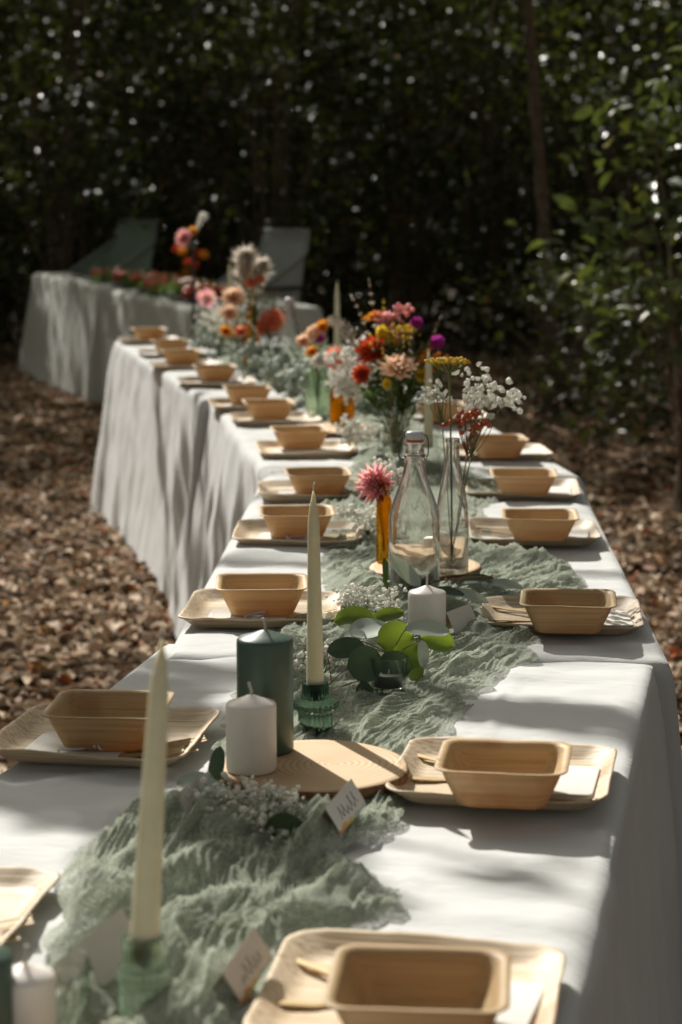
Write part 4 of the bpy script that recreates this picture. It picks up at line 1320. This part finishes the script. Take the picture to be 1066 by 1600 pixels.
euca('dim eucalyptus twig with one large dark leaf among the near white blossoms', b1, [b1, up(350, 1245, 2.30), up(400, 1265, 2.26), up(430, 1285, 2.22)], [
    (448, 1303, 2.18, .044, .040, -20, -25, 80, 0), (338, 1197, 2.36, .042, .016, 60, 65, 40, 0), (307, 1222, 2.30, .038, .024, 5, 5, 30, 1), (330, 1232, 2.28, .034, .026, 60, 10, 30, 1), (375, 1270, 2.26, .030, .022, 30, -10, 40, 0)])
b2 = at(600, 925, .757)
euca('eucalyptus twig with narrow leaves at the foot of the swing-top bottle', b2, [b2, up(650, 915, 3.5), up(700, 905, 3.5), up(770, 900, 3.55)], [
    (603, 900, 3.55, .055, .020, 80, 80, 60, 0), (634, 893, 3.45, .060, .022, -30, -38, 60, 1), (733, 930, 3.42, .060, .018, -15, -12, 40, 1), (745, 905, 3.55, .060, .020, 20, 5, 30, 0), (790, 913, 3.55, .055, .020, -10, -5, 30, 1), (700, 925, 3.40, .05, .02, 10, -4, 30, 0), (620, 925, 3.48, .04, .024, 60, 30, 40, 1)])

# ---- white sprays
spray('heap of tiny white blossoms on the near gauze runner', at(300, 1300, .76), up(366, 1268, 2.26), .054, 330, .0034, flatz=.75, stems=24)
spray('lower bunch of tiny white blossoms on the near gauze runner', at(330, 1330, .765), up(380, 1306, 2.18), .052, 260, .0033, flatz=.6, stems=22)
spray('small white blossoms by the large dark leaf on the near runner', at(400, 1300, .765), up(432, 1262, 2.24), .034, 130, .0033, flatz=.7)
spray('white gypsophila heap left of the swing-top bottle foot', at(540, 990, .76), up(572, 937, 3.38), .052, 230, .0036)
spray('white gypsophila beside the cream taper candle', at(490, 1085, .757), up(520, 1020, 3.02), .055, 190, .0036)
spray('white gypsophila on the gauze behind the green candle', at(450, 1090, .757), up(470, 1048, 2.95), .040, 90, .0034)
spray('white gypsophila spray leaning right out of the slender bottle', np.array(V_CLEAR) + (0, 0, .02), up(755, 612, 3.72), .072, 150, .0052, flatz=.55)
spray('small white blossoms behind the yarrow stem', np.array(V_CLEAR) + (0, 0, .02), up(688, 615, 3.75), .034, 36, .0044)
spray('orange-red berries hanging from the slender bottle', np.array(V_CLEAR) + (0, 0, .02), up(738, 655, 3.68), .040, 60, .0042, 'berry', 'berry_spray', flatz=.5, smat='stem_brown', cat='berries')
spray('white gypsophila beside the pink dahlia', np.array(V_AMBER) + (0, 0, .02), up(607, 738, 3.95), .042, 70, .0042)
spray('white gypsophila over the amber jar', np.array(V_JAR) + (0, 0, .02), up(562, 580, 5.9), .085, 200, .0075)
spray('white gypsophila low at the amber jar', np.array(V_JAR) + (0, 0, .02), up(545, 598, 5.85), .05, 80, .007)
for px, py, lab in ((575, 830, 'white gypsophila scattered on the runner left of the amber bottle'), (545, 690, 'white gypsophila strewn on the runner below the wood slice of the jar'), (455, 600, 'white gypsophila strewn near the far swing-top bottle'), (600, 690, 'white blossoms at the foot of the large bouquet')):
    q = at(px, py + 12, .757); spray(lab, q, (q[0] + .01, q[1], q[2] + .04), .055, 110, .0055)
spray('hazy white spray among the farthest flowers', np.array(V_F1) + (0, 0, .02), up(345, 500, 7.9), .10, 120, .008)

# ---- yarrow
def yarrow(label, base, px, py, depth, w):
    tip = np.array(up(px, py, depth)); base = np.array(base, float); v = tip - base
    t = thing('yarrow', label, 'flower', tuple(base))
    neck = v - np.array([0, 0, w * .62])
    mb = MB().add(*tube(bez((0, 0, 0), (neck[0] * .2, neck[1] * .2, neck[2] * .6), neck, 8), .0017, 6))
    pts = []
    for k in range(34):
        a = k * 2.4; q = math.sqrt((k + .5) / 34) * w
        e = v + np.array([q * math.cos(a), q * math.sin(a), -.12 * q * q / w + random.uniform(-.001, .001)])
        mb.add(*tube(bez(neck, (neck + e) / 2 + (e - v) * .18 - np.array([0, 0, w * .06]), e, 5), [.0012, .001, .001, .0012, .0016], 4, False))
        for j in range(9): pts.append(e + np.array([random.gauss(0, w * .07), random.gauss(0, w * .07), random.uniform(0, .002)]))
    o = obj('stem', mb, M['yarrow_green'], t); o['kind'] = 'stuff'
    o = obj('blossoms', balls_mb(pts, .0026), M['yellow_petal'], t); o['kind'] = 'stuff'


M['yarrow_green'] = plain('yarrow_green', (.20, .22, .07), .6, .3, .2)
yarrow('flat-topped yellow yarrow above the slender bottle', np.array(V_CLEAR) + (0, 0, .02), 702, 562, 3.68, .036)
yarrow('half-hidden yellow yarrow in the large bouquet', np.array(V_BIG) + (0, 0, .02), 630, 515, 5.2, .032)
stem_thing('cut_flower', 'pink and peach dahlia left of the swing-top bottle', np.array(V_AMBER) + (0, 0, .02), up(590, 757, 3.80), dahlia_mb(.042, 7, 17, .1, .24), M['pink_petal'], face=(-.45, -.85, .25))

# ---- large bouquet
VB = np.array(V_BIG) + (0, 0, .02)
BQ = [('red zinnia low on the left of the bouquet', 582, 553, 5.15, 'dahlia', .040, 'red_petal', (-.2, -.6, .7)), ('second red zinnia beside it in the bouquet', 600, 543, 5.2, 'dahlia', .032, 'red_petal', (.1, -.7, .6)),
      ('dark red flower under the zinnias', 568, 585, 5.15, 'dahlia', .026, 'red_petal', (-.5, -.8, .2)), ('peach dahlia facing forward in the bouquet', 622, 582, 5.05, 'dahlia', .044, 'peach_petal', (0, -.5, .85)),
      ('magenta globe flower highest in the bouquet', 650, 506, 5.2, 'pompon', .015, 'magenta_petal', None), ('magenta globe flower right in the bouquet', 682, 536, 5.15, 'pompon', .017, 'magenta_petal', None),
      ('pink bloom at the top left of the bouquet', 604, 500, 5.25, 'dahlia', .026, 'pink_petal', None), ('orange marigold at the top of the bouquet', 585, 500, 5.25, 'dahlia', .026, 'orange_petal', None),
      ('small pink bud flower amid the bouquet', 618, 520, 5.2, 'pompon', .011, 'pink_petal', None), ('yellow bloom amid the bouquet', 660, 588, 5.1, 'dahlia', .018, 'yellow_petal', (0, -.8, .4)),
      ('coral pompon at the left of the bouquet', 528, 560, 5.5, 'pompon', .030, 'coral_petal', None), ('yellow button low in the bouquet', 605, 600, 5.05, 'pompon', .012, 'yellow_petal', None), ('orange bloom behind the yarrow', 675, 573, 5.2, 'dahlia', .018, 'orange_petal', None),
      ('yellow bloom near the marigold', 598, 520, 5.15, 'pompon', .016, 'yellow_petal', None), ('olive yellow sprig flower over the bouquet', 635, 520, 5.25, 'pompon', .018, 'yellow_petal', None)]
for lab, px, py, dep, kd, r, mt, face in BQ:
    r *= 1.2
    bl = dahlia_mb(r, 5, 12) if kd == 'dahlia' else pompon_mb(r, 70)
    stem_thing('cut_flower', lab, VB + (random.uniform(-.012, .012), random.uniform(-.012, .012), 0), up(px, py, dep), bl, M[mt], face=face, leaves=2, lsize=.05, group='flowers of the large bouquet')
for k, (px, py, lab) in enumerate(((565, 610, 'dark leafy twig drooping left from the bouquet'), (640, 545, 'green leafy twig in the heart of the bouquet'), (665, 560, 'green leafy twig right in the bouquet'), (610, 560, 'green leafy twig behind the red zinnias'), (650, 610, 'green leafy twig low right in the bouquet'), (590, 520, 'green leafy twig top left in the bouquet'))):
    stem_thing('foliage_twig', lab, VB + (random.uniform(-.01, .01), 0, 0), up(px, py, 5.15), None, None, leaves=16, lsize=.062, group='greenery of the large bouquet', cat='foliage')
for k, (px, py, r, nn, mt, lab) in enumerate(((640, 560, .08, 160, 'flower_leaf', 'fine green filler sprig in the middle of the bouquet'), (668, 590, .07, 120, 'flower_leaf', 'fine green filler sprig low in the bouquet'), (615, 530, .06, 60, 'yellow_petal', 'fine yellow filler sprig high in the bouquet'), (600, 590, .06, 60, 'flower_leaf', 'fine green filler sprig under the red zinnias'))):
    spray(lab, VB, up(px, py, 5.15), r, nn, .0045, mt, 'filler_sprig', group='greenery of the large bouquet', cat='foliage')
plume('pale feathery grass plume left of the bouquet', VB, up(515, 495, 5.5), .030, 320, bend=(0, 0, .14))
plume('upright grey grass tip above the bouquet', VB, up(577, 435, 5.4), .012, 140, bend=(-.02, 0, .08))
plume('thin grey grass left of the upright tip', VB, up(548, 460, 5.4), .010, 110, bend=(0, 0, .1))
plume('golden grass head above the bouquet', VB, up(600, 466, 5.3), .014, 160, 'yellow_petal', bend=(-.02, 0, .1))

for k in range(12):
    px = random.uniform(545, 692); py = random.uniform(470, 560)
    plume('fine wild grass stem in the large bouquet', VB, up(px, py, random.uniform(5.0, 5.4)), .008, 46, ('flower_leaf', 'plume', 'yellow_petal')[k % 3], 'wild_grass', bend=(0, 0, .08))['group'] = 'wild grasses of the large bouquet'
for k in range(7):
    px = random.uniform(330, 440); py = random.uniform(420, 520)
    plume('fine wild grass stem among the farthest flowers', (np.array(V_F1), np.array(V_F2), np.array(V_F3))[k % 3], up(px, py, 7.65), .014, 46, ('flower_leaf', 'plume')[k % 2], 'wild_grass', bend=(0, 0, .08))['group'] = 'wild grasses of the farthest flowers'
spray('white gypsophila filling the left of the large bouquet', VB, up(560, 570, 5.3), .08, 220, .006, group='greenery of the large bouquet')
spray('tiny pink buds filling the top of the large bouquet', VB, up(625, 500, 5.2), .06, 60, .005, 'pink_petal', 'filler_sprig', group='greenery of the large bouquet', cat='foliage')
spray('tiny orange buds filling the right of the large bouquet', VB, up(660, 560, 5.15), .06, 60, .005, 'orange_petal', 'filler_sprig', group='greenery of the large bouquet', cat='foliage')

# ---- amber jar and green vase
VJ, VG = np.array(V_JAR) + (0, 0, .02), np.array(V_GREEN) + (0, 0, .02)
stem_thing('cut_flower', 'coral dahlia over the amber jar', VJ, up(529, 562, 5.95), dahlia_mb(.034, 5, 12), M['coral_petal'], face=(-.3, -.8, .4), leaves=2)
for lab, px, py, kd, r, mt in (('orange yellow daisy over the green vase', 505, 512, 'dahlia', .026, 'orange_petal'), ('cream bloom over the green vase', 490, 520, 'pompon', .026, 'peach_petal'), ('white daisy at the lip of the green vase', 500, 565, 'dahlia', .034, 'white_petal'),
                               ('orange bloom at the lip of the green vase', 488, 551, 'dahlia', .022, 'orange_petal'), ('peach bloom left over the green vase', 475, 535, 'dahlia', .028, 'peach_petal'), ('mauve bloom behind the green vase', 500, 530, 'pompon', .018, 'magenta_petal')):
    stem_thing('cut_flower', lab, VG, up(px, py, 6.1), dahlia_mb(r, 4, 12) if kd == 'dahlia' else pompon_mb(r, 60), M[mt], face=(random.uniform(-.4, .2), -.8, .5), leaves=2, lsize=.06, group='flowers of the green vase')

# ---- farthest flowers on the fourth table
VF1, VF2, VF3, VE = [np.array(q) + (0, 0, .02) for q in (V_F1, V_F2, V_F3, V_END)]
plume('tall pale feathery plume among the farthest flowers', VF1, up(385, 400, 7.7), .075, 460, bend=(0, 0, .12))
plume('second pale plume leaning right among the farthest flowers', VF1, up(412, 412, 7.7), .06, 380, bend=(0, 0, .12))
for lab, vv, px, py, kd, r, mt in (('peach bloom low in the farthest flowers', VF1, 365, 468, 'dahlia', .05, 'peach_petal'), ('second peach bloom under the plume', VF1, 358, 492, 'dahlia', .042, 'peach_petal'), ('left coral ball flower beside the plume', VF2, 392, 443, 'pompon', .022, 'coral_petal'),
                                   ('right coral ball flower beside the plume', VF2, 407, 438, 'pompon', .020, 'coral_petal'), ('large round coral dahlia left of the far bottle', VF3, 424, 502, 'pompon', .050, 'coral_petal'), ('coral bloom behind the large coral dahlia', VF3, 414, 512, 'pompon', .036, 'coral_petal'), ('orange bloom on the slim brown bottle', VF2, 377, 520, 'dahlia', .03, 'coral_petal'), ('rust flower leaning left of the slim bottles', VF1, 352, 520, 'dahlia', .03, 'orange_petal')):
    stem_thing('cut_flower', lab, vv, up(px, py, 7.65), dahlia_mb(r, 5, 12) if kd == 'dahlia' else pompon_mb(r, 80), M[mt], face=(random.uniform(-.3, .3), -.7, .6), leaves=2, lsize=.07, r=.003, group='farthest flowers')
plume('green seed head arching right among the farthest flowers', VF2, up(400, 470, 7.6), .02, 120, 'flower_leaf')
stem_thing('cut_flower', 'pink and white bloom on the clear bottle at the table end', VE, up(322, 468, 9.1), dahlia_mb(.05, 4, 12), M['pink_petal'], r=.003)
# greenery garland pieces along the far runner
for k, (px, py) in enumerate(((470, 610), (430, 598), (400, 585), (340, 552), (318, 548), (560, 640), (455, 625))):
    q = at(px, py, .76)
    spray(('silvery leaf sprig by the green vase', 'silvery leaf sprig before the coral dahlia', 'silvery leaf sprig under the slim bottles', 'silvery leaf sprig by the far clear bottle', 'silvery leaf sprig at the end of the fourth table', 'silvery leaf sprig right of the amber jar', 'silvery leaf sprig left of the green vase')[k], q, (q[0] + .02, q[1] + .02, q[2] + .06), .11, 70, .012, 'silver_leaf' if k else 'silver_leaf', 'foliage_sprig', flatz=.5, group='greenery along the far runner', cat='foliage') if 'silver_leaf' in M else None

# ---- tall black stand at the far end
tb = at(303, 538, .75)
t = thing('candlestick', 'tall thin black candlestick at the far end of the tables', 'candlestick', tb)
obj('base', MB().add(*lathe([(.0005, 0), (.045, 0), (.046, .006), (.03, .010), (.012, .016), (.0005, .018)], 32)), M['black_metal'], t)
obj('shaft', MB().add(*lathe([(.007, .014), (.006, .2), (.008, .21), (.006, .22), (.006, .385), (.012, .395), (.0005, .396)], 20)), M['black_metal'], t)
obj('cup', MB().add(*lathe([(.0005, .394), (.018, .396), (.024, .420), (.022, .421), (.0005, .400)], 24)), M['black_metal'], t)
TB = np.array(tb) + (0, 0, .401)
stem_thing('cut_flower', 'pink dahlia on top of the black candlestick', TB, up(290, 373, tb[1] - .02), dahlia_mb(.045, 5, 13), M['pink_petal'], face=(-.5, -.8, .2), leaves=3, lsize=.06)
stem_thing('cut_flower', 'orange bloom beside the pink dahlia on the candlestick', TB, up(302, 362, tb[1]), dahlia_mb(.025, 4, 10), M['orange_petal'], face=(0, -.8, .4), leaves=2, lsize=.05)
plume('white feathery tuft on top of the black candlestick', TB, up(318, 335, tb[1]), .028, 240, 'white_petal')

# ================================================================== BUFFET
def on_buffet(u, v, z=.742):
    """u across from the left edge, v along from the near end"""
    return (bx + math.cos(ba) * u + math.sin(ba) * v, by - math.sin(ba) * u + math.cos(ba) * v, z)


def tray(label, u, v, w, l, seed):
    q = on_buffet(u, v)
    t = thing('serving_tray', label, 'tray', q, -ba, 'serving trays')
    o = lambda s, z: np.concatenate([rsq(w / 2 * s, .03, 6, l / 2 * s), np.full((24, 1), z)], 1)
    obj('tray_body', MB().add(*loft([o(.1, .006), o(.9, .006), o(.97, .028), o(1, .03), o(1, .027), o(.93, .002), o(.1, 0)])), M['tray'], t)
    return q


def fruit(label, q, w, l, n, r, mat, seed, z=.01, name='fruit_pile'):
    rng = np.random.default_rng(seed)
    pts = [(rng.uniform(-w, w) / 2 * .85, rng.uniform(-l, l) / 2 * .85, z + r + rng.uniform(0, r * 1.2)) for _ in range(n)]
    mb = MB()
    for p in pts:
        v, f = lathe([(.001, -1), (.6, -.8), (1, -.1), (.85, .6), (.4, .95), (.001, 1)], 10)
        mb.add(np.array(v) * r * rng.uniform(.8, 1.2) + np.array(p), f)
    o = obj(name, mb, M[mat], loc=q, rot=(0, 0, -ba))
    return tag(o, label, 'food', kind='stuff')


q = tray('black tray of red fruit near the middle of the buffet', .30, 1.55, .40, .55, 1); fruit('red and orange fruit heaped on the middle tray', q, .38, .5, 38, .026, 'fruit_red', 1)
q = tray('black tray of fruit at the near end of the buffet', .30, .75, .40, .55, 2); fruit('red fruit heaped on the near tray', q, .38, .5, 32, .026, 'fruit_red', 2)
q = tray('long black tray at the left end of the buffet under the green chair', .32, 3.35, .42, 1.1, 3); fruit('dark red slices on the long tray', q, .38, 1.0, 26, .022, 'fruit_red', 3)
q = tray('black tray of fruit between the others on the buffet', .32, 2.35, .40, .55, 5); fruit('orange red fruit beside the candle on the buffet', q, .38, .5, 32, .026, 'fruit_red', 6)
n = 130
for k, (u, v, lab) in enumerate(((.28, 1.15, 'green salad leaves between the fruit trays'), (.3, 2.0, 'green salad leaves left of the middle tray'), (.3, 2.75, 'green salad leaves beside the long tray'))):
    cen = RNG.normal(0, 1, (n, 3)) * np.array([.10, .10, .02]) + np.array([0, 0, .035])
    o = leaf_mass('salad_leaves', cen, RNG.normal(0, .6, (n, 3)) + np.array([0, 0, .7]), RNG.normal(size=(n, 3)), RNG.uniform(.05, .09, n), M['greens'])
    o.location = on_buffet(u, v); tag(o, lab, 'salad', kind='stuff')
for k, (u, v, lab) in enumerate(((.52, 1.35, 'wooden board behind the fruit'), (.52, .9, 'wooden board at the near end of the buffet'))):
    o = obj('serving_board', MB().add(*loft([np.concatenate([rsq(.12, .03, 6, .2), np.full((24, 1), z)], 1) for z in (.03, .032, .046, .048)])), M['board'], loc=on_buffet(u, v, .745), rot=(0, 0, -ba))
    tag(o, lab, 'serving board', 'serving boards')
for k, (u, v, lab, px, py) in enumerate(((.45, 1.75, 'small vase of orange flowers on the buffet', 262, 400), (.5, 2.1, 'small vase of dark flowers on the buffet', 238, 405))):
    q = on_buffet(u, v)
    t = thing('flower_vase', lab, 'vase', q)
    obj('glass_body', MB().add(*lathe([(.0005, 0), (.028, 0), (.032, .05), (.022, .09), (.024, .12), (.021, .119), (.019, .09), (.028, .05), (.024, .006), (.0005, .005)], 24)), M['amber'], t)
    for j in range(3):
        stem_thing('cut_flower', ('%s orange flower in the small vase on the buffet' if k == 0 else '%s dark red flower in the vase left of it') % ('left', 'right', 'lower')[j], np.array(q) + (0, 0, .02), np.array(q) + ((-.05, .08, .02)[j], -.02, (.24, .22, .16)[j]), dahlia_mb(.034, 4, 11), M['orange_petal' if k == 0 and j < 2 else 'red_petal'], face=(0, -.8, .4), r=.003, group='buffet flowers')


# ================================================================== CAMP CHAIRS
def chair(label, x, y, rz, mat, k=1.0):
    t = thing('camp_chair', label, 'chair', (x, y, 0), rz, 'canvas camp chairs')
    w, dpt = .225 * k, .20 * k
    def sheet(pts, nu=6, nv=6, sag=.02, th=.006):
        a, b, c, d = [np.array(p, float) for p in pts]
        v = []
        for j in range(nv + 1):
            for i in range(nu + 1):
                s, q = i / nu, j / nv
                p = (a * (1 - s) + b * s) * (1 - q) + (d * (1 - s) + c * s) * q
                nn = np.cross(b - a, d - a); nn /= np.linalg.norm(nn)
                v.append(p - nn * sag * math.sin(math.pi * s) * math.sin(math.pi * q))
        m = len(v); nn = np.cross(b - a, d - a); nn /= np.linalg.norm(nn)
        v += [p + nn * th for p in v]
        f = [(j * (nu + 1) + i, j * (nu + 1) + i + 1, (j + 1) * (nu + 1) + i + 1, (j + 1) * (nu + 1) + i) for j in range(nv) for i in range(nu)]
        f = f + [tuple(m + q for q in ff[::-1]) for ff in f]
        ed = [i for i in range(nu + 1)] + [j * (nu + 1) + nu for j in range(1, nv + 1)] + [nv * (nu + 1) + i for i in range(nu - 1, -1, -1)] + [j * (nu + 1) for j in range(nv - 1, 0, -1)]
        f += [(ed[q], ed[(q + 1) % len(ed)], m + ed[(q + 1) % len(ed)], m + ed[q]) for q in range(len(ed))]
        return MB().add(v, f)
    H, A, S = 1.10 * k, .72 * k, .46 * k
    obj('backrest', sheet([(-w, dpt, S), (w, dpt, S), (w * .95, dpt + .14, H), (-w * .95, dpt + .14, H)], sag=.06), mat, t)
    obj('seat', sheet([(-w, -dpt, S), (w, -dpt, S), (w, dpt, S - .03), (-w, dpt, S - .03)], sag=.03), mat, t)
    for s in (-1, 1):
        obj('side_panel', sheet([(s * w, -dpt, S), (s * w, dpt, S), (s * w * .97, dpt + .10, H * .86), (s * (w + .01), -dpt - .02, A - .04)], sag=.015 * s), mat, t)
        obj('highlight_rail', MB().add(*tube([(s * (w + .006), -dpt - .02, A - .03), (s * (w + .004), dpt + .105, H * .865), (s * w * .95, dpt + .145, H + .004), (0, dpt + .147, H + .004)], .009, 8)), M['highlight_metal'], t)  # pale tube added along the edges to stand for their rim highlight
        obj('armrest', MB().add(*box(s * w - .03, s * w + .03, -dpt - .05, dpt + .02, A - .02, A)), M['black_metal'], t)
        for e, (yy, y2) in enumerate(((-dpt, dpt + .05), (dpt, -dpt - .05))):
            obj('leg', MB().add(*tube([(s * w, yy, S + .02), (s * (w + .02), y2, 0.0)], .011, 8)), M['black_metal'], t)
    return t


chair('dark green canvas camp chair at the left end of the buffet', -1.79, 16.6, R(-42), M['canvas_green'])
chair('dark grey canvas camp chair behind the farthest flowers', -.60, 14.9, R(-42), M['canvas_grey'], .97)
